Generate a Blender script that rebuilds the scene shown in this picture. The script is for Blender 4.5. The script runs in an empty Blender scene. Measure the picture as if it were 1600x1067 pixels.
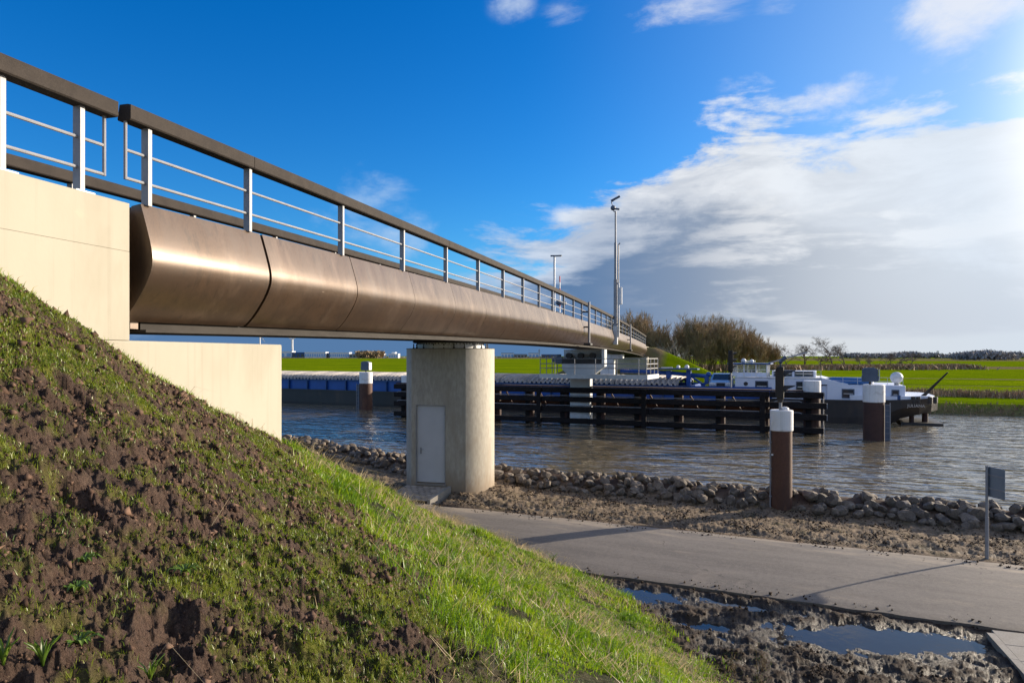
import bpy, bmesh, math, random
import numpy as np
from mathutils import Vector, Matrix

random.seed(7); rng = np.random.default_rng(11)
SC = bpy.context.scene
COL = SC.collection
RAD = math.radians
EYE = 4.45            # camera height above the cycle path
WATER = -0.45         # canal level

# ------------------------------------------------------------------ camera
cam_d = bpy.data.cameras.new('camera'); cam = bpy.data.objects.new('camera', cam_d); COL.objects.link(cam)
cam.location = (0, 0, EYE); cam.rotation_euler = (RAD(90), 0, 0)
cam_d.sensor_width = 36; cam_d.lens = 24.0; cam_d.shift_y = 0.0141
cam_d.clip_start = 0.05; cam_d.clip_end = 12000
SC.camera = cam

# ------------------------------------------------------------------ light
SUN_AZ, SUN_EL = RAD(65), RAD(14.5)
SKY_S = 0.12
SKY_TINT = (.30, .62, .92)     # polarised, saturated blue of the clear part
SC.view_settings.view_transform = 'Standard'; SC.view_settings.look = 'None'
SC.view_settings.gamma = 1; SC.view_settings.use_curve_mapping = False
SC.view_settings.exposure = 0.85
sun_dir = Vector((math.sin(SUN_AZ)*math.cos(SUN_EL), math.cos(SUN_AZ)*math.cos(SUN_EL), math.sin(SUN_EL)))
sd = bpy.data.lights.new('sun', 'SUN'); sd.energy = 5.0; sd.angle = RAD(0.6); sd.color = (1.0, 0.86, 0.68)
so = bpy.data.objects.new('sun', sd); COL.objects.link(so)
so.rotation_euler = sun_dir.to_track_quat('Z', 'Y').to_euler(); so.location = (60, 30, 40)

class NT:
    """small node-building helper"""
    def __init__(s, tree): s.t = tree; s.n = tree.nodes; s.l = tree.links
    def new(s, typ, **kw):
        nd = s.n.new(typ)
        for k, v in kw.items(): setattr(nd, k, v)
        return nd
    def put(s, sock, v):
        if hasattr(v, 'is_output'): s.l.new(v, sock)
        elif v is not None:
            if hasattr(sock.default_value, '__len__') and not hasattr(v, '__len__'): v = (v,)*len(sock.default_value)
            if hasattr(v, '__len__') and len(v) == 3 and len(sock.default_value) == 4: v = (*v, 1)
            sock.default_value = v
    def m(s, op, a, b=None, c=None, clamp=False):
        nd = s.new('ShaderNodeMath', operation=op, use_clamp=clamp)
        for i, v in enumerate((a, b, c)):
            if v is not None: s.put(nd.inputs[i], v)
        return nd.outputs[0]
    def ss(s, v, a, b, lo=0., hi=1., interp='SMOOTHSTEP'):
        nd = s.new('ShaderNodeMapRange', interpolation_type=interp)
        for i, q in enumerate((v, a, b, lo, hi)): s.put(nd.inputs[i], q)
        return nd.outputs[0]
    def mix(s, f, a, b, blend='MIX'):
        nd = s.new('ShaderNodeMix', data_type='RGBA', blend_type=blend)
        s.put(nd.inputs[0], f); s.put(nd.inputs[6], a); s.put(nd.inputs[7], b)
        return nd.outputs[2]
    def noise(s, vec, scale, detail=4, rough=.55, dist=0.):
        nd = s.new('ShaderNodeTexNoise'); s.put(nd.inputs['Vector'], vec)
        nd.inputs['Scale'].default_value = scale; nd.inputs['Detail'].default_value = detail
        nd.inputs['Roughness'].default_value = rough; nd.inputs['Distortion'].default_value = dist
        return nd.outputs[0]
    def scalev(s, vec, v):
        nd = s.new('ShaderNodeVectorMath', operation='MULTIPLY'); s.put(nd.inputs[0], vec); nd.inputs[1].default_value = v
        return nd.outputs[0]

def build_world():
    w = bpy.data.worlds.new('World'); SC.world = w; w.use_nodes = True
    N = NT(w.node_tree); N.n.clear()
    out = N.new('ShaderNodeOutputWorld'); bg = N.new('ShaderNodeBackground'); N.l.new(bg.outputs[0], out.inputs[0])
    sky = N.new('ShaderNodeTexSky', sky_type='NISHITA', sun_disc=False)
    sky.sun_elevation = SUN_EL; sky.sun_rotation = SUN_AZ; sky.air_density = 1.0; sky.dust_density = 0.6; sky.ozone_density = 2.2
    tc = N.new('ShaderNodeTexCoord'); dirv = tc.outputs['Generated']
    sep = N.new('ShaderNodeSeparateXYZ'); N.l.new(dirv, sep.inputs[0])
    x, y, z = sep.outputs
    DEG = 57.29578
    az = N.m('MULTIPLY', N.m('ARCTAN2', x, y), DEG)
    el = N.m('MULTIPLY', N.m('ARCSINE', N.m('MINIMUM', N.m('MAXIMUM', z, -1.), 1.)), DEG)
    # blue of the clear sky, a touch more saturated than the model's
    hs = N.new('ShaderNodeHueSaturation'); N.l.new(sky.outputs[0], hs.inputs['Color'])
    hs.inputs['Saturation'].default_value = 1.5; hs.inputs['Value'].default_value = 1.0; hs.inputs['Hue'].default_value = .497
    blue = N.mix(1.0, hs.outputs[0], SKY_TINT, 'MULTIPLY')
    K = 1/(SKY_S * 2**SC.view_settings.exposure)
    def lum(c): return tuple(v*K for v in c)
    n1 = N.noise(N.scalev(dirv, (1, 1, 2.2)), 3.0, 10, .60, .25)
    n2 = N.noise(N.scalev(dirv, (1, 1, 3.6)), 6.0, 10, .62, .35)
    n3 = N.noise(N.scalev(dirv, (1, 1, 7.0)), 2.6, 7, .55, .3)
    fc = N.new('ShaderNodeFloatCurve'); cv = fc.mapping.curves[0]
    pts = [(-180, 3), (-60, 4), (-34, 3.5), (-22, 5.5), (-12, 6.5), (-3, 8.8), (2, 9.5), (8, 13.5), (13, 17), (16, 19), (24, 18.0), (32, 17.5), (40, 19), (64, 26), (100, 20), (140, 8), (180, 3)]
    for i, (a, e) in enumerate(pts):
        px, py = a/360+.5, e/40
        if i < 2 : cv.points[i].location = (px, py) if i == 0 else (1.0, 3/40)
    for a, e in pts[1:-1]: cv.points.new(a/360+.5, e/40)
    for q in cv.points: q.handle_type = 'AUTO'
    fc.mapping.update()
    N.l.new(N.m('ADD', N.m('DIVIDE', az, 360.), .5), fc.inputs['Value'])
    top = N.m('MULTIPLY', fc.outputs[0], 40.)
    big = N.m('MULTIPLY', N.m('SUBTRACT', n1, .5), 17.0); fine = N.m('MULTIPLY', N.m('SUBTRACT', n2, .5), 11.0)
    depth = N.m('ADD', N.m('SUBTRACT', top, el), N.m('ADD', big, fine))
    cov = N.m('MULTIPLY', N.ss(depth, -.5, 2.4), N.ss(N.m('ADD', N.m('MULTIPLY', depth, .16), n2), .38, .62))
    inner = N.ss(N.m('SUBTRACT', N.m('ADD', depth, N.m('MULTIPLY', N.m('SUBTRACT', n3, .5), 11.0)), N.ss(az, 4., 40., .2, 7.5, 'LINEAR')), .8, 5.0)
    # body of the cloud: blue-grey away from the sun, pale warm grey near it
    r1 = N.ss(az, 0., 26.); r2 = N.ss(az, 13., 35.)
    body = N.mix(r1, lum((.095, .20, .39)), lum((.30, .33, .40)))
    body = N.mix(r2, body, lum((.70, .675, .66)))
    edge = N.mix(N.ss(az, -8., 16.), lum((.40, .56, .80)), lum((.92, .92, .93)))
    edge = N.mix(N.ss(n2, .38, .62), N.mix(.55, body, edge), edge)
    # lighter bands and lumps through the body, thicker toward the sun
    lumps = N.m('MULTIPLY', N.ss(N.m('ADD', N.m('MULTIPLY', n3, .6), N.m('MULTIPLY', n2, .4)), .475, .585), N.ss(az, 6., 28., 0., 1.))
    body = N.mix(lumps, body, lum((1.0, .97, .94)))
    dusk = N.m('MULTIPLY', N.ss(el, 6.0, 2.2), N.ss(az, 8., 28., 0., .7))
    body = N.mix(dusk, body, N.mix(r2, lum((.34, .38, .45)), lum((.62, .57, .55))))
    cloud = N.mix(inner, edge, body)
    # sunlit gap under the cloud base
    gap = N.m('MULTIPLY', N.ss(N.m('ADD', el, N.m('MULTIPLY', N.m('SUBTRACT', n3, .5), 1.6)), 1.75, 1.25), N.ss(az, 8., 18.))
    cloud = N.mix(N.m('MULTIPLY', gap, .9), cloud, lum((.76, .73, .69)))
    col = N.mix(cov, blue, cloud)
    # haze glare toward the sun
    veil = N.m('MULTIPLY', N.ss(az, 14., 62.), N.m('MULTIPLY', N.ss(el, 38., 9.), N.ss(az, 125., 80.)))
    col = N.mix(N.m('MULTIPLY', veil, .65), col, lum((1.02, .99, .95)))
    # thin high veil over the sunward half
    col = N.mix(N.m('MULTIPLY', N.ss(az, 0., 45., 0., .42), N.m('MULTIPLY', N.ss(el, 75., 20.), N.ss(az, 150., 90.))), col, lum((.42, .66, .95)))
    # aureole of the low sun behind the thin cloud beyond the right edge
    dt = N.new('ShaderNodeVectorMath', operation='DOT_PRODUCT'); N.l.new(dirv, dt.inputs[0]); dt.inputs[1].default_value = tuple(sun_dir)
    aur = N.ss(dt.outputs['Value'], .84, .995); aur = N.m('MULTIPLY', aur, aur)
    col = N.mix(aur, col, lum((5.2, 4.6, 3.8)))
    # fair-weather shreds higher up
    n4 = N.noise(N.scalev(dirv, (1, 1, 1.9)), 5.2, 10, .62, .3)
    def blob(a0, e0, wa, we, gain):
        da = N.m('DIVIDE', N.m('SUBTRACT', az, a0), wa); de = N.m('DIVIDE', N.m('SUBTRACT', el, e0), we)
        r = N.m('SQRT', N.m('ADD', N.m('MULTIPLY', da, da), N.m('MULTIPLY', de, de)))
        return N.m('MULTIPLY', N.ss(r, 1.0, .0), gain)
    shr = None
    for b in ((15, 26.5, 10, 4.0, .95), (22, 26, 7, 3.5, .7), (33, 22.5, 8, 5.0, 1.05), (27, 19.5, 7, 4, .7), (38, 25, 7, 4, .8), (20, 21, 5, 2, .5), (0, 27.2, 3, 2, .5), (5, 26.2, 4, 2, .45), (-13, 12.0, 8, 7, .85), (-9, 10, 6, 3.5, .75), (-20, 11, 5, 3, .5), (4.0, 11.6, 4, 1.6, .8), (50, 34, 14, 8, .8), (80, 40, 20, 10, .7), (-80, 35, 18, 8, .5), (150, 38, 25, 9, .6), (-150, 30, 20, 8, .5)):
        v = blob(*b); shr = v if shr is None else N.m('MAXIMUM', shr, v)
    sh = N.ss(N.m('ADD', N.m('MULTIPLY', shr, .50), N.m('MULTIPLY', N.m('SUBTRACT', n4, .5), 1.7)), .16, .66)
    sh = N.m('MULTIPLY', sh, N.ss(shr, .0, .25))
    fill_clouds = N.m('MULTIPLY', N.ss(N.m('ABSOLUTE', az), 48., 90.), N.m('MULTIPLY', N.ss(el, 2., 12.), N.ss(n4, .43, .60)))  # broken clouds added out of view, beside and behind the camera, to lift shaded faces
    sh = N.m('MAXIMUM', sh, fill_clouds)
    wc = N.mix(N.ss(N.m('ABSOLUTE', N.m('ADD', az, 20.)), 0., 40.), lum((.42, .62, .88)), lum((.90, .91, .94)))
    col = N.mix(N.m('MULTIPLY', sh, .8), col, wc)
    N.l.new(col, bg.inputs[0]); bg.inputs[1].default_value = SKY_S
build_world()

# ------------------------------------------------------------------ helpers
def tag(o, label=None, cat=None, group=None, kind=None):
    if label: o['label'] = label
    if cat: o['category'] = cat
    if group: o['group'] = group
    if kind: o['kind'] = kind
    return o
def empty(name, loc=(0, 0, 0), rz=0, **kw):
    o = bpy.data.objects.new(name, None); COL.objects.link(o); o.location = loc; o.rotation_euler = (0, 0, rz); o.empty_display_size = .2
    return tag(o, **kw)
def inst(name, me, parent=None, loc=(0, 0, 0), rot=(0, 0, 0), scl=None):
    o = bpy.data.objects.new(name, me); COL.objects.link(o); o.parent = parent; o.location = loc; o.rotation_euler = rot
    if scl is not None: o.scale = scl if hasattr(scl, '__len__') else (scl,)*3
    return o
def copy_tree(src, loc, rz=None, scl=None, parent=None, **kw):
    o = src.copy(); COL.objects.link(o)
    if parent is not None: o.parent = parent
    else: o.location = loc
    if rz is not None: o.rotation_euler = (0, 0, rz)
    if scl is not None: o.scale = scl if hasattr(scl, '__len__') else (scl,)*3
    tag(o, **kw)
    for ch in list(src.children): copy_tree(ch, None, parent=o)
    return o

class MB:
    def __init__(s): s.v = []; s.f = []
    def add(s, vs, fs):
        b = len(s.v); s.v += [tuple(v) for v in vs]; s.f += [tuple(i+b for i in f) for f in fs]; return s
    def box(s, x0, x1, y0, y1, z0, z1):
        return s.add([(x0,y0,z0),(x1,y0,z0),(x1,y1,z0),(x0,y1,z0),(x0,y0,z1),(x1,y0,z1),(x1,y1,z1),(x0,y1,z1)],
                     [(3,2,1,0),(4,5,6,7),(0,1,5,4),(1,2,6,5),(2,3,7,6),(3,0,4,7)])
    def cbox(s, c, d): return s.box(c[0]-d[0]/2, c[0]+d[0]/2, c[1]-d[1]/2, c[1]+d[1]/2, c[2]-d[2]/2, c[2]+d[2]/2)
    def loft(s, rings, caps=True, closed=True):
        n = len(rings[0]); vs = [v for r in rings for v in r]; fs = []
        for i in range(len(rings)-1):
            for j in range(n if closed else n-1):
                k = (j+1) % n
                fs.append((i*n+j, i*n+k, (i+1)*n+k, (i+1)*n+j))
        if caps: fs.append(tuple(range(n-1, -1, -1))); fs.append(tuple((len(rings)-1)*n+j for j in range(n)))
        return s.add(vs, fs)
    def prism(s, poly, z0, z1): return s.loft([[(x, y, z0) for x, y in poly], [(x, y, z1) for x, y in poly]])
    def prismx(s, poly, x0, x1): return s.loft([[(x0, y, z) for y, z in poly], [(x1, y, z) for y, z in poly]])
    def prismy(s, poly, y0, y1): return s.loft([[(x, y1, z) for x, z in poly], [(x, y0, z) for x, z in poly]])
    def cyl(s, cx, cy, z0, z1, r, n=20, r1=None):
        r1 = r if r1 is None else r1
        return s.loft([[(cx+r*math.cos(a), cy+r*math.sin(a), z0) for a in [2*math.pi*i/n for i in range(n)]],
                       [(cx+r1*math.cos(a), cy+r1*math.sin(a), z1) for a in [2*math.pi*i/n for i in range(n)]]])
    def lathe(s, cx, cy, prof, n=24):
        return s.loft([[(cx+r*math.cos(2*math.pi*i/n), cy+r*math.sin(2*math.pi*i/n), z) for i in range(n)] for r, z in prof])
    def tube(s, pts, r, n=6, caps=True):
        pts = [Vector(p) for p in pts]; rr = r if hasattr(r, '__len__') else [r]*len(pts); rings = []
        for i, p in enumerate(pts):
            t = (pts[min(i+1, len(pts)-1)]-pts[max(i-1, 0)]).normalized()
            a = t.cross(Vector((0, 0, 1)))
            if a.length < .05: a = t.cross(Vector((1, 0, 0)))
            a.normalize(); b = a.cross(t)
            rings.append([tuple(p+(a*math.cos(q)+b*math.sin(q))*rr[i]) for q in [2*math.pi*k/n for k in range(n)]])
        return s.loft(rings, caps)
    def sphere(s, c, r, n=16, m=10, sz=1):
        rings = [[(c[0]+r*math.sin(t)*math.cos(a), c[1]+r*math.sin(t)*math.sin(a), c[2]+sz*r*math.cos(t)) for a in [2*math.pi*i/n for i in range(n)]]
                 for t in [math.pi-(.02+(math.pi-.04)*j/(m-1)) for j in range(m)]]
        return s.loft(rings)
    def mesh(s, name, mat=None, smooth=False):
        me = bpy.data.meshes.new(name); me.from_pydata(s.v, [], s.f)
        if mat: me.materials.append(mat)
        if smooth:
            me.polygons.foreach_set('use_smooth', [True]*len(me.polygons))
            try: me.set_sharp_from_angle(angle=RAD(38))
            except Exception: pass
        me.update(); return me
    def build(s, name, mat=None, parent=None, loc=(0, 0, 0), rot=(0, 0, 0), smooth=False, bevel=0, seg=1, **kw):
        o = inst(name, s.mesh(name, mat, smooth), parent, loc, rot)
        if bevel:
            b = o.modifiers.new('bevel', 'BEVEL'); b.width = bevel; b.segments = seg; b.limit_method = 'ANGLE'; b.angle_limit = RAD(40)
        return tag(o, **kw)

def material(name, c1, c2=None, rough=.6, metal=0., scale=3., fine=None, bump=0., bscale=40., spec=.5, c3=None, s3=.8, rvar=0., coord='Object', stretch=None, island=0., coat=0.):
    m = bpy.data.materials.new(name); m.use_nodes = True; N = NT(m.node_tree)
    b = N.n['Principled BSDF']; tc = N.new('ShaderNodeTexCoord'); v = tc.outputs[coord]
    if stretch: v = N.scalev(v, stretch)
    c2 = c2 or tuple(q*.8 for q in c1)
    n = N.noise(v, scale, 6, .6); col = N.mix(N.ss(n, .35, .65), c1, c2)
    if fine:
        nf = N.noise(v, fine, 3, .6); col = N.mix(N.ss(nf, .3, .7, 0, .5), col, tuple(q*.55 for q in c1))
    if c3:
        n3 = N.noise(v, s3, 5, .65, .4); col = N.mix(N.ss(n3, .52, .68, 0, .8), col, c3)
    if island:
        oi = N.new('ShaderNodeObjectInfo'); geo = N.new('ShaderNodeNewGeometry')
        f = N.ss(N.m('FRACT', N.m('ADD', oi.outputs['Random'], geo.outputs['Random Per Island'])), 0., 1., 1-island, 1+island, 'LINEAR')
        cc = N.new('ShaderNodeCombineColor'); [N.l.new(f, cc.inputs[i]) for i in range(3)]
        col = N.mix(1., col, cc.outputs[0], 'MULTIPLY')
    N.l.new(col, b.inputs['Base Color'])
    if rvar: N.l.new(N.ss(n, .3, .7, rough-rvar, rough+rvar), b.inputs['Roughness'])
    else: b.inputs['Roughness'].default_value = rough
    b.inputs['Metallic'].default_value = metal; b.inputs['Specular IOR Level'].default_value = spec
    if coat: b.inputs['Coat Weight'].default_value = coat; b.inputs['Coat Roughness'].default_value = .25
    if bump:
        bn = N.new('ShaderNodeBump'); bn.inputs['Strength'].default_value = bump; bn.inputs['Distance'].default_value = .02
        N.l.new(N.noise(v, bscale, 5, .6), bn.inputs['Height']); N.l.new(bn.outputs[0], b.inputs['Normal'])
    return m

M = {}
M['concrete'] = material('concrete', (.385, .356, .290), (.362, .334, .270), .9, scale=.55, bump=.06, bscale=30, c3=(.325, .298, .236), s3=.45, spec=.2, stretch=(1, 1, .6))
M['pillar'] = material('pillar_concrete', (.45, .41, .34), (.40, .365, .30), .82, scale=1.1, fine=14, bump=.12, bscale=26, c3=(.31, .27, .21), s3=.9, stretch=(1, 1, .35))
M['bronze'] = material('bronze_composite', (.098, .060, .036), (.062, .038, .024), .33, metal=.45, scale=2.8, fine=70, bump=.04, bscale=140, rvar=.05, c3=(.118, .078, .052), s3=1.3, stretch=(1, 1, .3), spec=.7, coat=.08)
M['rail_bronze'] = material('weathered_rail_composite', (.046, .038, .033), (.034, .028, .025), .8, metal=.0, spec=.15, scale=5, fine=80, bump=.05, bscale=120)
M['steel'] = material('galvanised_steel', (.25, .255, .27), (.215, .22, .24), .55, metal=.1, scale=6, bump=.02)
M['grey_paint'] = material('pale_grey_paint', (.50, .53, .55), (.45, .48, .50), .5, scale=2.5, c3=(.38, .39, .38), s3=1.2)
M['soffit'] = material('dark_steel_soffit', (.045, .040, .036), (.034, .030, .027), .75, spec=.12, metal=.0, scale=1.5)
M['white'] = material('white_paint', (.72, .72, .72), (.64, .65, .66), .45, scale=1.3, c3=(.5, .5, .48), s3=1.5)
M['ship_white'] = material('ship_white_paint', (.66, .70, .80), (.60, .65, .77), .4, scale=1.0, c3=(.5, .53, .6), s3=.8)
M['door'] = material('door_paint', (.50, .51, .53), (.46, .47, .49), .45, scale=1.5)
M['black'] = material('black_rubber', (.022, .022, .024), (.012, .012, .014), .6, scale=4)
M['tarred'] = material('tarred_timber', (.014, .012, .013), (.022, .019, .019), .85, spec=.15, scale=3, fine=25, bump=.3, bscale=25, stretch=(1, 3, 3), c3=(.035, .032, .032), s3=6)
M['rust'] = material('rusted_pile', (.100, .042, .024), (.066, .029, .019), .75, scale=1.6, fine=25, bump=.15, bscale=22, c3=(.14, .065, .035), s3=1.2, stretch=(1, 1, .4))
M['rust_dark'] = material('dark_rusted_pile', (.062, .026, .020), (.042, .019, .015), .75, scale=1.6, fine=25, bump=.15, bscale=22)
M['hull'] = material('black_hull', (.016, .015, .017), (.028, .024, .024), .5, scale=.7, c3=(.05, .035, .028), s3=.5, stretch=(1, 1, .3))
M['blue'] = material('blue_ship_paint', (.008, .075, .33), (.006, .06, .27), .4, scale=.8)
M['dkblue'] = material('dark_blue_paint', (.012, .06, .20), (.01, .045, .15), .4, scale=2)
M['tarp'] = material('blue_tarpaulin', (.012, .10, .30), (.01, .08, .24), .55, scale=2, bump=.3, bscale=6)
M['hatch'] = material('hatch_aluminium', (.36, .335, .31), (.27, .25, .235), .6, metal=.1, scale=.8, spec=.3)
M['slate'] = material('slate_blue_housing', (.075, .10, .15), (.06, .08, .12), .5, scale=3)
M['glass'] = material('dark_window_glass', (.03, .04, .05), (.02, .03, .04), .08, scale=2, spec=.8)
M['red'] = material('red_reflector', (.45, .02, .015), (.38, .02, .012), .4)
M['carpaint'] = material('silver_car_paint', (.36, .42, .50), (.34, .40, .48), .28, metal=.5, coat=.5)
M['signgrey'] = material('aluminium_sign_back', (.20, .24, .30), (.17, .21, .27), .4, metal=.5, scale=3)
M['signblue'] = material('blue_sign_face', (.01, .08, .33), (.01, .07, .29), .4)
M['fargrey0'] = material('grey_door_frame', (.27, .27, .27), (.23, .23, .23), .5)
M['rock'] = material('quarry_rock', (.175, .142, .112), (.108, .09, .074), .85, scale=4, fine=22, bump=.5, bscale=12, c3=(.23, .20, .168), s3=2.2, island=.42, spec=.25)
M['slab'] = material('concrete_slab', (.30, .28, .25), (.25, .23, .20), .85, scale=4, fine=40, bump=.1, bscale=50, island=.12)
M['brick'] = material('paving_brick', (.38, .32, .26), (.31, .265, .215), .85, scale=8, fine=50, bump=.15, bscale=60, island=.2)
M['yellow'] = material('yellow_jacket', (.5, .5, .02), (.45, .42, .02), .6)

def stain(m, zlo, zhi, c, amt, streak=.35):
    N = NT(m.node_tree); b = N.n['Principled BSDF']; old = b.inputs['Base Color'].links[0].from_socket
    tc = N.new('ShaderNodeTexCoord'); v = tc.outputs['Object']; sp = N.new('ShaderNodeSeparateXYZ'); N.l.new(v, sp.inputs[0])
    n = N.noise(N.scalev(v, (3, 3, 1.2)), 1.4, 5, .6)
    f = N.m('MULTIPLY', N.ss(N.m('ADD', sp.outputs[2], N.m('MULTIPLY', N.m('SUBTRACT', n, .5), 1.1)), zhi, zlo), amt)
    col = N.mix(f, old, c)
    st = N.ss(N.noise(N.scalev(v, (7, 7, .16)), 1.6, 5, .6), .52, .72, 0, streak)
    col = N.mix(st, col, tuple(q*.55 for q in c)); col = N.mix(N.ss(N.noise(v, 2.6, 5, .65), .6, .75, 0, .22), col, tuple(min(.6, q*1.9) for q in c)) if streak < .25 else col
    N.l.new(col, b.inputs['Base Color'])
stain(M['pillar'], .15, 1.0, (.22, .155, .095), .75, .12); stain(M['concrete'], -2., -1., (.26, .225, .165), .2, .13)
stain(M['bronze'], -9, -8, (.05, .035, .025), 0, .45); stain(M['white'], -9, -8, (.30, .26, .2), 0, .3)
# ------------------------------------------------------------------ terrain functions
D = np.array([.2624, .9649]); R = np.array([.9649, -.2624]); O = np.array([-6.48, 0.])      # bridge frame: along, toward the canal-side viewer
E_ = np.array([.9117, -.4108]); N_ = np.array([.4108, .9117])                              # canal frame: along the bank, across it
CP = np.array([(-3,0,1.5),(1,0,1.5),(3,0,1.45),(5,0,1.3),(6.6,0,.70),(7.04,0,.48),(7.65,0,.16),(8.04,0,-.06),(8.6,0,-.35),(9.43,0,-.71),(11,0,-1.39),
 (11.37,6.5,-4.42),(14.74,4.67,-4.45),(15.94,3.37,-4.45),(18.1,.7,-4.45),(20,-1.6,-4.45),(14,0,-2.75),(16.5,0,-3.8),(14,-2,-2.65),(11,-3,-1.37),(8,-3,0),(5,-3,1.3),
 (1.7,6.25,-1.9),(6.66,2.92,-1.12),(4,2,.2),(4,4,-.9),(4,8,-2.75),(8,8,-4.2),(8,6.4,-3.15),(8,4.6,-2.35),(1.7,9,-3.3),(1.7,12,-4.7),(1.7,3,-.15),(-3,3,0),(-3,6,-1.6),(-3,12,-4.7),
 (11.5,2.92,-2.95),(13,2,-3.0),(5,10.5,-4.6),(11,9,-5.2),(16,6,-5.3),(20,3,-5.4),(8,1.3,-.75)], float)
def tps(d2): return np.where(d2 > 1e-12, .5*d2*np.log(np.maximum(d2, 1e-12)), 0)
_P = CP[:, :2]; _n = len(_P)
_A = np.zeros((_n+3, _n+3)); _A[:_n, :_n] = tps(((_P[:, None]-_P[None])**2).sum(-1))+np.eye(_n)*.03
_A[:_n, _n] = 1; _A[:_n, _n+1:] = _P; _A[_n, :_n] = 1; _A[_n+1:, :_n] = _P.T
_W = np.linalg.solve(_A, np.r_[CP[:, 2], 0, 0, 0])
def so_of(X, Y): return (X-O[0])*D[0]+(Y-O[1])*D[1], (X-O[0])*R[0]+(Y-O[1])*R[1]
def uv_of(X, Y): return X*E_[0]+Y*E_[1], X*N_[0]+Y*N_[1]
def xy_of(u, v): return u*E_[0]+v*N_[0], u*E_[1]+v*N_[1]
def slope(X, Y):
    s, o = so_of(X, Y); s = np.clip(s, -3, 24); o = np.clip(o, -3, 13)
    z = _W[_n]+_W[_n+1]*s+_W[_n+2]*o
    for i in range(_n): z = z+_W[i]*tps((s-_P[i, 0])**2+(o-_P[i, 1])**2)
    return np.minimum(z, 1.5)+EYE
def _hash(xi, yi, seed):
    h = (xi.astype(np.int64)*374761393+yi.astype(np.int64)*668265263+seed*1442695041) & 0xffffffff
    h = ((h ^ (h >> 13))*1274126177) & 0xffffffff
    h = (h ^ (h >> 16)) & 0xffff
    return h/65535.*2*np.pi
def gnoise(x, y, seed=0):
    xi = np.floor(x); yi = np.floor(y); fx = x-xi; fy = y-yi; xi = xi.astype(np.int64); yi = yi.astype(np.int64)
    ux = fx*fx*fx*(fx*(fx*6-15)+10); uy = fy*fy*fy*(fy*(fy*6-15)+10)
    def g(a, b):
        t = _hash(xi+a, yi+b, seed); return np.cos(t)*(fx-a)+np.sin(t)*(fy-b)
    n0 = g(0, 0)*(1-ux)+g(1, 0)*ux; n1 = g(0, 1)*(1-ux)+g(1, 1)*ux
    return (n0*(1-uy)+n1*uy)*1.5
def fbm(x, y, f, octv=4, seed=0, gain=.5):
    r = 0; a = 1
    for i in range(octv): r = r+a*gnoise(x*f+i*7.3, y*f-i*3.1, seed+i); f *= 2.03; a *= gain
    return r
def sstep(x, a, b): t = np.clip((x-a)/(b-a), 0, 1); return t*t*(3-2*t)
VN, VF = 13.41, 17.60        # path edges across the bank
VRX = [-60, -30, -22.7, -14.6, -10, 0, 4.7, 12, 60]; VRY = [27, 26, 24.8, 21.8, 21.1, 20.9, 20.7, 20.5, 20.3]
def vrock(u): return np.interp(u, VRX, VRY)
PC = np.array([-2.02, 22.5])  # pillar centre
LB = np.array([(-3.9, 12), (-3.3, 10.6), (-2.35, 8.4), (-1.6, 7.13), (-.98, 6.2), (-.44, 4.7), (-.10, 3.28), (.1, 1.5), (.3, -6)])
def lush_of(X, Y):
    xb = np.interp(-Y, -LB[:, 1], LB[:, 0])
    return sstep(X-xb+.35*fbm(X, Y, .9, 3, 5), -.35, .3)
PUD = [(.9, 12.3, 1.65, .52, .3), (-3.2, 12.80, 1.15, .26, .02), (-1.25, 12.95, .7, .14, .02), (-1.7, 11.75, .45, .17, .1), (2.9, 12.75, .8, .12, .05), (3.0, 11.5, .5, .2, 0)]
PUDZ = -.075
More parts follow.
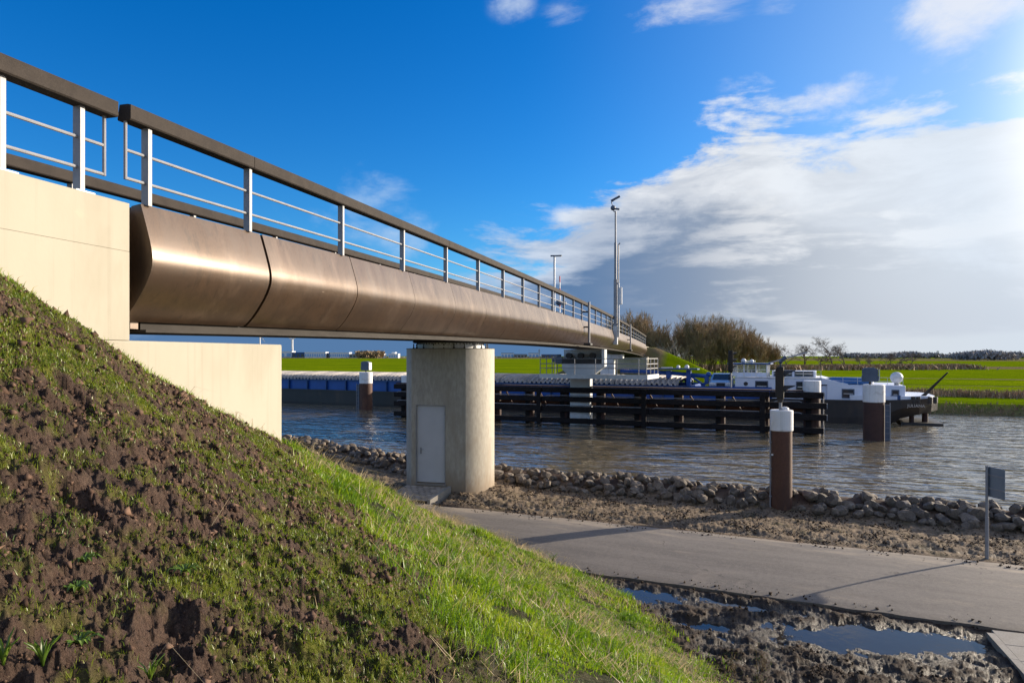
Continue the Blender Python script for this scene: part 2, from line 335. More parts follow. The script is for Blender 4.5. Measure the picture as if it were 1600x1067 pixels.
def ground(X, Y, detail=True):
    """height and the masks of the near bank"""
    u, v = uv_of(X, Y)
    vr = vrock(u); t = v-vr
    path = sstep(v, VN-.06, VN+.10)*(1-sstep(v, VF-.25, VF+.02))
    g = np.where(v < VN, -.03, 0.)-.07*path+.03*sstep(v, VF, VF+.6)
    g = g+.36*np.exp(-((t-.95)/.66)**2)-2.2*sstep(t, 1.5, 5.5)
    dp = np.hypot(X-PC[0], Y-PC[1]); px_ = (X-PC[0])*R[0]+(Y-PC[1])*R[1]; py_ = (X-PC[0])*D[0]+(Y-PC[1])*D[1]
    rampm = sstep(px_, -2.1, -1.75)*(1-sstep(px_, .30, .55))*sstep(py_, -2.6, -2.2)*(1-sstep(py_, -.9, -.6))
    g = g+.17*(1-sstep(dp, 1.3, 3.0))*(1-path)*(1-rampm)-.06*rampm
    sl = slope(X, Y)
    k = .25; h = np.clip(.5+.5*(sl-g)/k, 0, 1); H = g*(1-h)+sl*h+k*h*(1-h)*.5
    onslope = sstep(sl-g, -.15, .35)
    lush = lush_of(X, Y)*onslope
    mud = (1-onslope)*(1-sstep(v, VN-.12, VN+.02))
    verge = (1-onslope)*sstep(v, VF-.12, VF+.35)*(1-sstep(t, .1, .7))
    dirt = onslope*(1-lush)
    if not detail: return H, onslope, lush, mud, verge, dirt, u, v
    f1 = fbm(X, Y, 1.1, 2, 1); f2 = fbm(X, Y, 2.9, 3, 21); f3 = fbm(X, Y, 8.5, 3, 41); f4 = fbm(X, Y, 24., 3, 61, .6)
    bil = np.abs(fbm(X, Y, 5.0, 3, 81)); holes = np.clip(-fbm(X, Y, 2.2, 3, 91)-.32, 0, 1)
    f5 = fbm(X, Y, 58., 2, 71, .6); slopeamp = .042*f1+.026*f2+.026*f3+.022*f4+.010*f5-.02*bil-.17*holes
    d = dirt*slopeamp+lush*(.06*f1+.04*f2+.018*f3)
    # mud: clods stretched along the wheel tracks
    q1 = fbm(u*.75, v, 2.4, 3, 121); q2 = fbm(u*.8, v, 7., 3, 141, .6); q3 = np.abs(fbm(u*.7, v, 4.4, 2, 161))
    q4 = fbm(u*.55+v*.5, v-u*.18, 5.0, 3, 151, .6); md = .045*q1+.020*q2+.030*q4-.010*q3+.016*f4+.012
    pd = 0
    for (pu, pv, a, b, ang) in PUD:
        du, dv = u-pu, v-pv; c, s_ = math.cos(ang), math.sin(ang)
        rr = ((du*c+dv*s_)/a)**2+((-du*s_+dv*c)/b)**2
        pd = np.maximum(pd, np.exp(-rr*.9))
    d = d+mud*(md*(1-.62*pd)-.112*pd)
    near_edge = sstep(v, VF-.1, VF+.5)
    vg = (.034*q1+.024*q2-.010*q3+.018*f4)*(1-rampm)+.01
    rut = np.exp(-((v-18.15-.12*np.sin(u*.6))/.16)**2)*.06*sstep(fbm(u, v*.2, .35, 2, 171), -.25, .2)
    d = d+verge*(vg*(.35+.65*near_edge)-rut)
    d = d+.02*path*fbm(X, Y, 3, 2, 181)
    wet = np.clip(mud*sstep(PUDZ+.07-(H+d), -.01, .055)+verge*sstep(rut, .02, .05)*.5, 0, 1)
    moss = onslope*(1-lush)*np.clip(.85*sstep(fbm(X, Y, .7, 5, 201, .72)+.12*(X+1.7), -.15, .5)+.5*sstep(fbm(X, Y, 5., 3, 221), -.15, .45), 0, 1)
    return H+d, onslope, lush, mud, verge, dirt, u, v, moss, wet

# ------------------------------------------------------------------ near bank (one sheet)
def terrain_material():
    m = bpy.data.materials.new('bank_soil'); m.use_nodes = True; N = NT(m.node_tree); b = N.n['Principled BSDF']
    tc = N.new('ShaderNodeTexCoord'); v = tc.outputs['Object']
    def at(n): a = N.new('ShaderNodeAttribute'); a.attribute_name = n; return a.outputs['Fac']
    n1 = N.noise(v, 1.6, 6, .6); n2 = N.noise(v, 9., 6, .65); n3 = N.noise(v, 55., 4, .6)
    soil = N.mix(N.ss(n1, .35, .65), (.098, .061, .044), (.066, .041, .030))
    soil = N.mix(N.ss(n2, .45, .72, 0, .7), soil, (.128, .087, .063)); soil = N.mix(N.ss(n3, .46, .7, 0, .75), soil, (.034, .022, .016)); soil = N.mix(N.ss(N.noise(v, 150., 2, .5), .60, .72, 0, .6), soil, (.20, .145, .10))
    mossc = N.mix(N.ss(n2, .4, .6), (.075, .090, .010), (.12, .125, .016))
    col = N.mix(N.m('MULTIPLY', at('moss'), N.ss(n2, .38, .56)), soil, mossc)
    col = N.mix(at('lush'), col, N.mix(N.ss(n2, .4, .6), (.022, .030, .006), (.045, .042, .016)))
    mudc = N.mix(N.ss(n2, .35, .65), (.066, .046, .032), (.038, .027, .020)); mudc = N.mix(N.ss(n3, .5, .75, 0, .3), mudc, (.085, .066, .048))
    col = N.mix(at('mud'), col, mudc)
    sand = N.mix(N.ss(n2, .38, .62), (.27, .205, .14), (.13, .097, .063)); sand = N.mix(N.ss(n1, .5, .7, 0, .75), sand, (.095, .078, .036))
    sand = N.mix(N.ss(n3, .5, .8, 0, .5), sand, (.06, .045, .035))
    col = N.mix(at('verge'), col, sand)
    col = N.mix(N.m('MULTIPLY', at('wet'), .75), col, (.022, .017, .013))
    N.l.new(col, b.inputs['Base Color'])
    N.l.new(N.m('SUBTRACT', .88, N.m('MULTIPLY', at('wet'), .6)), b.inputs['Roughness']); b.inputs['Specular IOR Level'].default_value = .3
    bn = N.new('ShaderNodeBump'); bn.inputs['Strength'].default_value = .9; bn.inputs['Distance'].default_value = .045
    N.l.new(N.noise(v, 46., 7, .75, .4), bn.inputs['Height']); N.l.new(bn.outputs[0], b.inputs['Normal'])
    b.inputs['Specular IOR Level'].default_value = .2
    return m

def grid_mesh(name, X, Y, Z, mat, attrs=None, closed=False, smooth=True):
    r, c = X.shape
    me = bpy.data.meshes.new(name); me.vertices.add(r*c)
    me.vertices.foreach_set('co', np.stack([X, Y, Z], -1).reshape(-1).astype(np.float32))
    idx = np.arange(r*c).reshape(r, c)
    if closed: idx = np.concatenate([idx, idx[:, :1]], 1)
    q = np.stack([idx[:-1, :-1], idx[:-1, 1:], idx[1:, 1:], idx[1:, :-1]], -1).reshape(-1, 4)
    n = len(q); me.loops.add(n*4); me.polygons.add(n)
    me.loops.foreach_set('vertex_index', q.reshape(-1).astype(np.int32))
    me.polygons.foreach_set('loop_start', np.arange(0, n*4, 4, dtype=np.int32))
    me.polygons.foreach_set('use_smooth', np.full(n, smooth))
    me.materials.append(mat); me.update(calc_edges=True)
    for k, a in (attrs or {}).items():
        at = me.attributes.new(k, 'FLOAT', 'POINT'); at.data.foreach_set('value', np.asarray(a, np.float32).reshape(-1))
    return me

def build_bank():
    th = np.concatenate([np.arange(-180, -66, 4.), np.linspace(-66, -41, 90)[:-1], np.linspace(-41, 41, 760)[:-1], np.linspace(41, 66, 80)[:-1], np.arange(66, 180, 4.)])
    th = np.radians(th[::-1])
    rr = np.concatenate([[0.02, .4], np.geomspace(.9, 34, 580), np.geomspace(35, 60, 12)])
    T, Rr = np.meshgrid(th, rr)
    X = Rr*np.sin(T); Y = Rr*np.cos(T)
    H, ons, lush, mud, verge, dirt, u, v, moss, wet = ground(X, Y)
    # the deck of the abutment and its walls stand in the bank: keep the soil below their tops
    s, o = so_of(X, Y)
    me = grid_mesh('near_bank', X, Y, H, terrain_material(), dict(lush=lush, mud=mud, verge=verge, moss=moss, wet=wet), closed=True)
    return tag(inst('near_bank', me), 'near bank of bare brown soil, mud and thin grass beside the cycle path', kind='structure')
build_bank()

# puddle water: one level sheet that shows where the ruts lie below it
def water_material(name, base, rough, big, amp, ior=1.333):
    m = bpy.data.materials.new(name); m.use_nodes = True; N = NT(m.node_tree); b = N.n['Principled BSDF']
    b.inputs['Base Color'].default_value = (*base, 1); b.inputs['Roughness'].default_value = rough; b.inputs['IOR'].default_value = ior
    b.inputs['Specular IOR Level'].default_value = .5
    tc = N.new('ShaderNodeTexCoord'); v = tc.outputs['Object']
    h = None
    for sc, a, st in big:
        vv = N.scalev(v, st); n = N.m('MULTIPLY', N.noise(vv, sc, 2, .5, .5), a); h = n if h is None else N.m('ADD', h, n)
    bn = N.new('ShaderNodeBump'); bn.inputs['Strength'].default_value = amp; bn.inputs['Distance'].default_value = 1.0
    N.l.new(h, bn.inputs['Height']); N.l.new(bn.outputs[0], b.inputs['Normal'])
    return m
canal_rot = math.atan2(E_[1], E_[0])
pm = water_material('puddle_water', (.03, .026, .022), .03, [(6., .003, (1, 1, 1))], .6)
for k, (pu, pv, a, b_, ang) in enumerate(PUD):
    x, y = xy_of(pu, pv)
    n = 28; poly = [(1.75*a*math.cos(2*math.pi*i/n), 1.75*b_*math.sin(2*math.pi*i/n)) for i in range(n)]
    mb = MB(); mb.add([(px, py, 0) for px, py in poly], [tuple(range(n))])
    mb.build('puddle', pm, None, (x, y, PUDZ-.002*k), (0, 0, canal_rot+ang), kind='structure')

# ------------------------------------------------------------------ cycle path
def asphalt_material():
    m = bpy.data.materials.new('asphalt'); m.use_nodes = True; N = NT(m.node_tree); b = N.n['Principled BSDF']
    tc = N.new('ShaderNodeTexCoord'); v = tc.outputs['Object']; sep = N.new('ShaderNodeSeparateXYZ'); N.l.new(v, sep.inputs[0])
    n1 = N.noise(N.scalev(v, (.35, 1.6, 1)), 1.3, 6, .6); n2 = N.noise(v, 60., 4, .7); n3 = N.noise(N.scalev(v, (.5, 2.2, 1)), .8, 7, .65, .3)
    col = N.mix(N.ss(n1, .35, .68), (.150, .134, .119), (.108, .097, .087)); col = N.mix(N.ss(n2, .48, .70, 0, .7), col, (.26, .225, .19)); col = N.mix(N.ss(N.noise(v, 95., 2, .5), .56, .68, 0, .6), col, (.075, .065, .058))
    # dried sand driven onto the path, thicker along the far edge and to the right
    edge = N.m('ADD', N.ss(sep.outputs[1], VF-1.4, VF+.1, 0, .26), N.ss(sep.outputs[0], -2., 9., 0., .12))
    col = N.mix(N.ss(N.m('ADD', n3, edge), .60, .80, 0, .85), col, (.30, .25, .19))
    col = N.mix(N.ss(sep.outputs[1], VN+.35, VN+.02, 0., .45), col, (.06, .05, .043))
    sp_ = N.noise(v, 13., 5, .7); col = N.mix(N.ss(sp_, .50, .68, 0, .35), col, (.24, .205, .17)); col = N.mix(N.ss(sp_, .46, .32, 0, .4), col, (.070, .06, .053))
    w1 = N.noise(N.scalev(v, (.12, 3.2, 1)), 1.1, 6, .65); col = N.mix(N.ss(w1, .54, .70, 0, .5), col, (.10, .085, .073))
    bl = N.noise(v, .7, 6, .7, .6); col = N.mix(N.ss(bl, .55, .72, 0, .45), col, (.25, .21, .17)); col = N.mix(N.ss(bl, .42, .30, 0, .4), col, (.10, .086, .075))
    vo = N.new('ShaderNodeTexVoronoi', feature='DISTANCE_TO_EDGE'); vo.inputs['Scale'].default_value = .32; vo.inputs['Randomness'].default_value = 1.
    dv = N.new('ShaderNodeVectorMath', operation='ADD'); N.l.new(v, dv.inputs[0]); nv = N.new('ShaderNodeTexNoise'); nv.inputs['Scale'].default_value = 2.; nv.inputs['Detail'].default_value = 6; N.l.new(v, nv.inputs['Vector']); N.l.new(nv.outputs['Color'], dv.inputs[1]); N.l.new(dv.outputs[0], vo.inputs['Vector'])
    col = N.mix(N.m('MULTIPLY', N.ss(vo.outputs['Distance'], .006, .002), N.ss(bl, .48, .6, 0, .7)), col, (.035, .03, .027))
    N.l.new(col, b.inputs['Base Color']); b.inputs['Roughness'].default_value = .78; b.inputs['Specular IOR Level'].default_value = .35
    bn = N.new('ShaderNodeBump'); bn.inputs['Strength'].default_value = .35; bn.inputs['Distance'].default_value = .006
    N.l.new(N.noise(v, 130., 3, .6), bn.inputs['Height']); N.l.new(bn.outputs[0], b.inputs['Normal'])
    return m
def build_path():
    u = np.concatenate([np.arange(-45, -14, .4), np.arange(-14, 14, .06), np.arange(14, 46, .4)])
    ne = VN+.05*fbm(u, u*0, 1.1, 4, 301)-.10*sstep(np.abs(u-1), 6, 4)*0; fe = VF+.02+.05*fbm(u, u*0+9, .9, 4, 311)
    rows = []
    W = np.linspace(0, 1, 22)
    for w in W: rows.append((u, ne*(1-w)+fe*w, .012+.045*np.sin(w*math.pi)))
    U = np.stack([rows[0][0]]+[r[0] for r in rows]+[rows[-1][0]], 0)
    V = np.stack([rows[0][1]-.01]+[r[1] for r in rows]+[rows[-1][1]+.01], 0)
    Z = np.stack([u*0-.16]+[u*0+r[2] for r in rows]+[u*0-.16], 0)
    me = grid_mesh('cycle_path', U, V, Z, asphalt_material(), smooth=True)
    try: me.set_sharp_from_angle(angle=RAD(40))
    except Exception: pass
    o = inst('cycle_path', me, None, (0, 0, 0), (0, 0, canal_rot)); tag(o, 'grey asphalt cycle path along the canal', kind='structure')
build_path()

# ------------------------------------------------------------------ canal
wm = water_material('canal_water_surface', (.15, .125, .082), .04,
    [(.30, .20, (.55, 1.3, 1)), (.85, .26, (.6, 1.4, 1)), (2.2, .05, (.7, 1.3, 1)), (6., .008, (.8, 1.2, 1))], 1.0, 1.55)
mb = MB(); mb.add([(-400, 19, 0), (500, 19, 0), (500, 71, 0), (-400, 71, 0)], [(0, 1, 2, 3)])
mb.build('canal_water', wm, None, (0, 0, WATER), (0, 0, canal_rot), kind='structure')

# ------------------------------------------------------------------ far bank and fields
FZ = .15
def far_height(X, Y):
    u, v = uv_of(X, Y); s, o = so_of(X, Y)
    h = -1.2+1.65*sstep(v, 66.2, 69.0)-.25*sstep(v, 72, 80)
    h = np.where(v > 75, np.minimum(h, FZ+.05), h)
    top = EYE+1.15-.018*np.maximum(s-90, 0)
    ax = o+1.6
    emb = top-.46*np.maximum(np.abs(ax)-2.6, 0)-.85*np.maximum(89.5-s, 0)
    emb = np.minimum(emb, top)
    hh = np.maximum(h, emb)
    return hh+.05*fbm(X, Y, .25, 3, 401), emb > h+.02, u, v, s, o
def field_material():
    m = bpy.data.materials.new('meadow'); m.use_nodes = True; N = NT(m.node_tree); b = N.n['Principled BSDF']
    def at(n): a = N.new('ShaderNodeAttribute'); a.attribute_name = n; return a.outputs['Fac']
    tc = N.new('ShaderNodeTexCoord'); v = tc.outputs['Object']
    n1 = N.noise(N.scalev(v, (1, 1, 1)), .05, 6, .6); n2 = N.noise(v, .6, 5, .65); n3 = N.noise(v, 4., 4, .7)
    g = N.mix(N.ss(n1, .4, .62), (.125, .185, .003), (.165, .22, .003)); g = N.mix(N.ss(n2, .45, .7, 0, .5), g, (.09, .145, .004)); g = N.mix(N.ss(n3, .5, .75, 0, .4), g, (.065, .105, .004))
    cb = N.new('ShaderNodeCombineXYZ'); N.l.new(N.m('MULTIPLY', at('across'), .16), cb.inputs[0]); N.l.new(N.m('MULTIPLY', at('along'), .004), cb.inputs[1])
    g = N.mix(N.ss(N.noise(cb.outputs[0], 1., 3, .6), .50, .62, 0, .6), g, (.055, .095, .004))
    br = N.mix(N.ss(n2, .4, .6), (.20, .145, .085), (.14, .125, .06)); br = N.mix(N.ss(n3, .5, .7, 0, .5), br, (.05, .04, .02))
    col = N.mix(at('brown'), g, br)
    N.l.new(col, b.inputs['Base Color']); b.inputs['Roughness'].default_value = 1.; b.inputs['Specular IOR Level'].default_value = 0.
    bn = N.new('ShaderNodeBump'); bn.inputs['Strength'].default_value = .6; bn.inputs['Distance'].default_value = .15
    N.l.new(N.noise(v, 3.5, 6, .7), bn.inputs['Height']); N.l.new(bn.outputs[0], b.inputs['Normal'])
    return m
def build_far():
    vv = np.concatenate([np.arange(65, 90, .6), np.arange(90, 165, .8), np.geomspace(166, 9000, 140)])
    uu = np.concatenate([-np.geomspace(9000, 95, 40), np.arange(-94, 130, .8), np.geomspace(131, 9000, 40)])
    U, V = np.meshgrid(uu, vv); X = U*E_[0]+V*N_[0]; Y = U*E_[1]+V*N_[1]
    H, emb, u, v, s, o = far_height(X, Y)
    right = sstep(u, -70, -20)
    brown = np.clip((1-sstep(v, 67.6, 69.2))*1.0
        + sstep(u, 0, 30)*np.exp(-((v-148.5-.8*np.sin(u*.07))/2.0)**2)*1.6 + sstep(u, -10, 30)*np.exp(-((v-114.5)/1.1)**2)*.7
        + right*sstep(v, 262, 268)*(1-sstep(v, 318, 330))*.95+(1-right)*sstep(v, 900, 980)*(1-sstep(v, 1900, 2400))*.85
        + right*sstep(v, 640, 680)*(1-sstep(v, 1200, 1400))*.8, 0, 1)
    # the embankment: front face still bare brown soil, flank grassed
    fr = np.where(emb & (o < 2.3+.8*fbm(X, Y, .4, 2, 433)) & (s < 91), 1., 0.)
    brown = np.maximum(brown*(~emb), fr)
    me = grid_mesh('far_field', X, Y, H, field_material(), dict(brown=brown, along=u, across=v))
    tag(inst('far_field', me), 'flat green meadows on the far bank', kind='structure')
build_far()

# ================================================================== bridge (local x along the bridge, local y = away from the near face)
BROT = math.atan2(D[1], D[0])
def zb(s): return EYE+.56-.00027*(s*.9649-38)**2
W_B = 3.2
S0, S_END = 8.22, 88.0
POSTS = [8.32]+[10.19+2.667*k for k in range(30)]
bridge = empty('swing_bridge', (O[0], O[1], 0), BROT, label='long bronze clad swing bridge with grey railing posts crossing the canal', cat='bridge')
def bpt(s, o, z):   # bridge-local -> world
    return (O[0]+s*D[0]+o*R[0], O[1]+s*D[1]+o*R[1], z)

# outer profile (o outward, z above soffit)
PROF = [(.01, 1.45), (.045, 1.34), (.082, 1.22), (.118, 1.10), (.146, 1.00), (.166, .915), (.176, .85), (.178, .785), (.170, .72), (.150, .65), (.112, .565), (.062, .475), (.005, .39), (-.06, .30), (-.13, .215), (-.205, .14), (-.27, .09)]
def fascia(s0, s1, side=1, n=3):
    mb = MB(); rings = []
    for i in range(n+1):
        s = s0+(s1-s0)*i/n; z = zb(s)
        ring = [(s, -o if side > 0 else W_B+o, z+h) for o, h in PROF]
        ins = [(-.12, 1.43), (-.31, .9), (-.315, .10)]
        ring += [(s, -o if side > 0 else W_B+o, z+h) for o, h in ins[::-1]]
        rings.append(ring if side > 0 else ring[::-1])
    return mb.loft(rings)
seams = [S0]+[p+.29 for p in POSTS[1:]]+[S_END]
seams = [s for s in seams if s <= S_END]
for i in range(len(seams)-1):
    g0 = .03 if i == 1 else (.012 if i == 2 else .006)
    fascia(seams[i]+(0 if i == 0 else g0), seams[i+1]-(.03 if i == 0 else .012 if i == 1 else .006)).build('fascia_panel', M['bronze'], bridge, smooth=True)
mb = MB()
for i in range(len(seams)-1):
    mb2 = fascia(seams[i]+.006, seams[i+1]-.006, -1, 2); mb.add(mb2.v, mb2.f)
mb.build('rear_fascia', M['bronze'], bridge, smooth=True)
# steel box girder and deck
mb = MB(); rings = []
for s in np.linspace(S0+.35, S_END-.05, 34):
    z = zb(s); rings.append([(s, .33, z+.0), (s, W_B-.33, z+.0), (s, W_B-.33, z+1.30), (s, .33, z+1.30)])
mb.loft(rings).build('box_girder', M['soffit'], bridge)
mb = MB(); rings = []
for s in np.linspace(S0+.3, S_END-.05, 34):
    z = zb(s); rings.append([(s, .20, z-.035), (s, .56, z-.035), (s, .56, z-.002), (s, .20, z-.002)])
mb.loft(rings).build('bottom_flange', M['soffit'], bridge)
mb = MB(); rings = []
for s in np.linspace(S0+.02, S_END, 34):
    z = zb(s); rings.append([(s, .13, z+1.305), (s, W_B-.13, z+1.305), (s, W_B-.13, z+1.42), (s, .13, z+1.42)])
mb.loft(rings).build('deck', M['soffit'], bridge)
# recessed end plate seen beside the abutment
MB().box(S0+.18, S0+.30, .315, W_B-.315, zb(S0)+.01, zb(S0)+1.30).build('end_plate', M['bronze'], bridge)
mb = MB(); mb.box(S0-.16, S0-.02, .34, 2.9, zb(S0)+.02, zb(S0)+1.40); mb.build('end_beam', M['rail_bronze'], bridge)

# railing
post_me = MB().box(-.028, .028, -.05, .05, -.01, .90).mesh('railing_post', M['steel'])
def handrail(s0, s1, y0, e0=False):
    n = max(2, int((s1-s0)/1.2)); rings = []
    for i in range(n+1):
        s = s0+(s1-s0)*i/n; z = zb(s)+1.45
        sec = [(-.085, .895), (.075, .895), (.085, .91), (.055, 1.075), (-.055, 1.075), (-.10, 1.065), (-.10, .91)]
        rings.append([(s, y0+y, z+h) for y, h in sec])
    return MB().loft(rings)
def bar(s0, s1, y0, h, r=.019):
    n = max(2, int((s1-s0)/1.3)); pts = [(s0+(s1-s0)*i/n, y0, zb(s0+(s1-s0)*i/n)+1.45+h) for i in range(n+1)]
    return MB().tube(pts, r, 8)
for side, y0 in ((0, 0.0), (1, W_B)):
    for s in POSTS:
        inst('railing_post', post_me, bridge, (s, y0, zb(s)+1.45))
    brk = [7.98, POSTS[1]+.02]+[POSTS[k]+.02 for k in range(4, 31, 3)]+[POSTS[-1]+.3]
    for a, b in zip(brk[:-1], brk[1:]):
        handrail(a+.005, b-.005, y0).build('handrail', M['rail_bronze'], bridge)
        a2 = a+.03 if a < 8 else a
        for h in (.25, .57): bar(a2, b, y0, h).build('rail_bar', M['steel'], bridge, smooth=True)
    # end hoop joining the two bars beside the joint
    MB().tube([(8.01, y0, zb(8)+1.45+h) for h in (.235, .55, .9)], .019, 8).build('rail_hoop', M['steel'], bridge, smooth=True)

# ------------------------------------------------------------------ abutment with its own railing
abut = empty('bridge_abutment', (O[0], O[1], 0), BROT, label='pale concrete abutment wall stepping down under the near bridge end', cat='abutment')
ZT, ZS = EYE+1.73, EYE+.175
MB().box(-5, 11.0, -.02, W_B+.02, -1.5, ZS).build('bearing_shelf', M['concrete'], abut, bevel=.02, seg=2)
MB().box(-5, 8.05, -.02, W_B+.02, ZS+.0015, EYE+1.18).build('wall_lift', M['concrete'], abut, bevel=.003)
MB().box(-5, 8.05, -.02, W_B+.02, EYE+1.1815, ZT).build('wall_lift', M['concrete'], abut, bevel=.004)
for y0 in (0., W_B):
    yy = .1 if y0 == 0 else W_B-.1
    for s in (7.5, 6.64, 3.9, 1.2, -1.5):
        MB().box(s-.028, s+.028, yy-.05, yy+.05, ZT, zb(s)+1.45+.9).build('railing_post', M['steel'], abut)
        MB().box(s-.10, s+.13, yy-.08, yy+.08, ZT, ZT+.022).build('base_plate', M['white'], abut)
    handrail(-4.5, 3.88, yy-.03).build('handrail', M['rail_bronze'], abut); handrail(3.89, 7.885, yy-.03).build('handrail', M['rail_bronze'], abut)
    for h in (.25, .57): bar(-4.5, 7.80, yy, h).build('rail_bar', M['steel'], abut, smooth=True)
    MB().tube([(7.82, yy, zb(7.8)+1.45+h) for h in (.235, .55, .9)], .019, 8).build('rail_hoop', M['steel'], abut, smooth=True)

# ------------------------------------------------------------------ pivot pillar
PROT = math.atan2(R[1], R[0])
RP = 1.44; CH = RP*math.cos(RAD(39))
pil = empty('pivot_pillar', (PC[0], PC[1], 0), PROT, label='thick round concrete pillar with a grey door carrying the bridge pivot', cat='pillar')
a0 = RAD(-90+39); poly = []
for i in range(57):
    a = a0+(2*math.pi-RAD(78))*i/56; poly.append((RP*math.cos(a), RP*math.sin(a)))
ZPT = EYE+.225
DX0, DX1, DZ0, DZ1 = -.76, .24, .44, 2.91    # door opening on the flat face (local y = -CH)
# shaft with a real door recess: side pieces, head and plinth butted round the opening
xl, xr = poly[-1][0], poly[0][0]
mb = MB()
def shaft(z0, z1, open_):
    if open_:
        p = [(DX1, -CH), (xr, -CH)]+poly[1:-1]+[(xl, -CH), (DX0, -CH), (DX0, -CH+.09), (DX1, -CH+.09)]
    else: p = poly
    return [[(x, y, z) for x, y in p] for z in (z0, z1)]
# one mesh: below, beside and above the door
m_low = MB(); m_low.loft(shaft(-.4, DZ0, False)); m_mid = MB(); m_mid.loft(shaft(DZ0, DZ1, True)); m_top = MB(); m_top.loft(shaft(DZ1, ZPT, False))
for q in (m_low, m_mid, m_top): mb.add(q.v, q.f)
me = mb.mesh('shaft', M['pillar'])
bm = bmesh.new(); bm.from_mesh(me); bmesh.ops.remove_doubles(bm, verts=bm.verts, dist=.0005)
# remove the hidden internal caps
dele = [f for f in bm.faces if abs(f.normal.z) > .9 and DZ0-.01 < f.calc_center_median().z < DZ1+.01 and len(f.verts) > 20]
bmesh.ops.delete(bm, geom=dele, context='FACES')
# reveal head and sill of the recess
def quad(z, flip):
    vs = [bm.verts.new(v) for v in ((DX0, -CH, z), (DX1, -CH, z), (DX1, -CH+.09, z), (DX0, -CH+.09, z))]
    bm.faces.new(vs if not flip else vs[::-1])
quad(DZ0, False); quad(DZ1, True)
bm.normal_update()
bm.to_mesh(me); bm.free()
me.polygons.foreach_set('use_smooth', [True]*len(me.polygons))
me.set_sharp_from_angle(angle=RAD(25))
inst('shaft', me, pil)
MB().prism([(x*1.004, y*1.004) for x, y in poly], ZPT+.002, ZPT+.018).build('top_ring_plate', M['soffit'], pil, smooth=True)
dr = MB().box(DX0+.025, DX1-.025, -CH+.045, -CH+.083, DZ0+.03, DZ1-.025).build('door', M['door'], pil, bevel=.004)
mb = MB(); mb.box(DX0, DX0+.022, -CH-.008, -CH+.085, DZ0, DZ1); mb.box(DX1-.022, DX1, -CH-.008, -CH+.085, DZ0, DZ1); mb.box(DX0+.0225, DX1-.0225, -CH-.008, -CH+.085, DZ1-.022, DZ1)
mb.build('door_frame', M['fargrey0'], pil)
MB().box(DX0-.03, DX1+.03, -CH-.03, -CH+.03, DZ0-.06, DZ0-.001).build('door_sill', M['slab'], pil)
mb = MB(); hx = DX0+.16; mb.cbox((hx, -CH+.04, 1.46), (.045, .012, .20)); mb.tube([(hx, -CH+.035, 1.50), (hx, -CH-.02, 1.50), (hx+.11, -CH-.02, 1.50)], .010, 8)
mb.build('handle', M['steel'], dr, smooth=True)
for z in (.75, 1.7, 2.65): MB().cyl(DX1-.03, -CH+.035, z-.06, z+.06, .014, 8).build('hinge', M['steel'], dr)
# slewing ring
mb = MB(); mb.lathe(0, 0, [(1.12, ZPT+.02), (1.12, ZPT+.10), (1.08, ZPT+.105), (1.08, ZPT+.188), (.9, ZPT+.188), (.9, ZPT+.02)], 48)
mb.build('slewing_ring', M['white'], pil, smooth=True)
mb = MB(); mb.lathe(0, 0, [(.85, ZPT+.19), (1.2, ZPT+.19), (1.25, ZPT+.225), (1.22, ZPT+.265), (.85, ZPT+.265)], 48); mb.build('ring_flange', M['black'], pil, smooth=True)
bolt = MB(); bolt.cyl(0, 0, 0, .035, .032, 6); bolt.cyl(0, 0, .035, .15, .017, 8); bolt_me = bolt.mesh('anchor_bolt', M['black'])
for i in range(22):
    a = 2*math.pi*i/22; inst('anchor_bolt', bolt_me, pil, (1.22*math.cos(a), max(1.22*math.sin(a), -CH+.04), ZPT+.018))
tooth = MB(); tooth.cbox((0, 0, 0), (.035, .03, .03)); tm_ = tooth.mesh('ring_bolt', M['soffit'])
for i in range(60):
    a = 2*math.pi*i/60; inst('ring_bolt', tm_, pil, (1.09*math.cos(a), 1.09*math.sin(a), ZPT+.165), (0, 0, a))

# ------------------------------------------------------------------ brick ramp to the door
ramp = empty('paved_ramp', (PC[0], PC[1], 0), PROT, label='small brick paved ramp with concrete edging at the pillar door', cat='ramp')
RF = Vector((.34, -CH-.03, .36)); ra = Vector((-1.42, 0, 0)); rb = Vector((-.36, -.86, -.27))
def rpt(a, b, dz=0): q = RF+ra*a+rb*b; return (q.x, q.y, q.z+dz)
base = MB().add([rpt(0, 0, -.014), rpt(1, 0, -.014), rpt(1, 1, -.014), rpt(0, 1, -.014), rpt(0, 0, -.35), rpt(1, 0, -.35), rpt(1, 1, -.25), rpt(0, 1, -.25)], [(0, 1, 2, 3), (7, 6, 5, 4), (0, 4, 5, 1), (1, 5, 6, 2), (2, 6, 7, 3), (3, 7, 4, 0)])
base.build('ramp_bed', M['soffit'], ramp)
NA, NB = 7, 9
ea, eb = ra/NA, rb/NB
def brick_mesh():
    g = .06; P_ = lambda a, b, z: tuple(ea*a+eb*b+Vector((0, 0, z)))
    mb = MB(); lo = -.013; hi = .0; c = .03
    mb.add([P_(g, g, lo), P_(1-g, g, lo), P_(1-g, 1-g, lo), P_(g, 1-g, lo), P_(g, g, hi-.006), P_(1-g, g, hi-.006), P_(1-g, 1-g, hi-.006), P_(g, 1-g, hi-.006), P_(g+c, g+c, hi), P_(1-g-c, g+c, hi), P_(1-g-c, 1-g-c, hi), P_(g+c, 1-g-c, hi)],
           [(0, 1, 5, 4), (1, 2, 6, 5), (2, 3, 7, 6), (3, 0, 4, 7), (4, 5, 9, 8), (5, 6, 10, 9), (6, 7, 11, 10), (7, 4, 8, 11), (8, 9, 10, 11)])
    # face winding differs because the basis is left-handed
    mb.f = [f[::-1] for f in mb.f] if ea.cross(eb).z < 0 else mb.f
    return mb.mesh('brick', M['brick'])
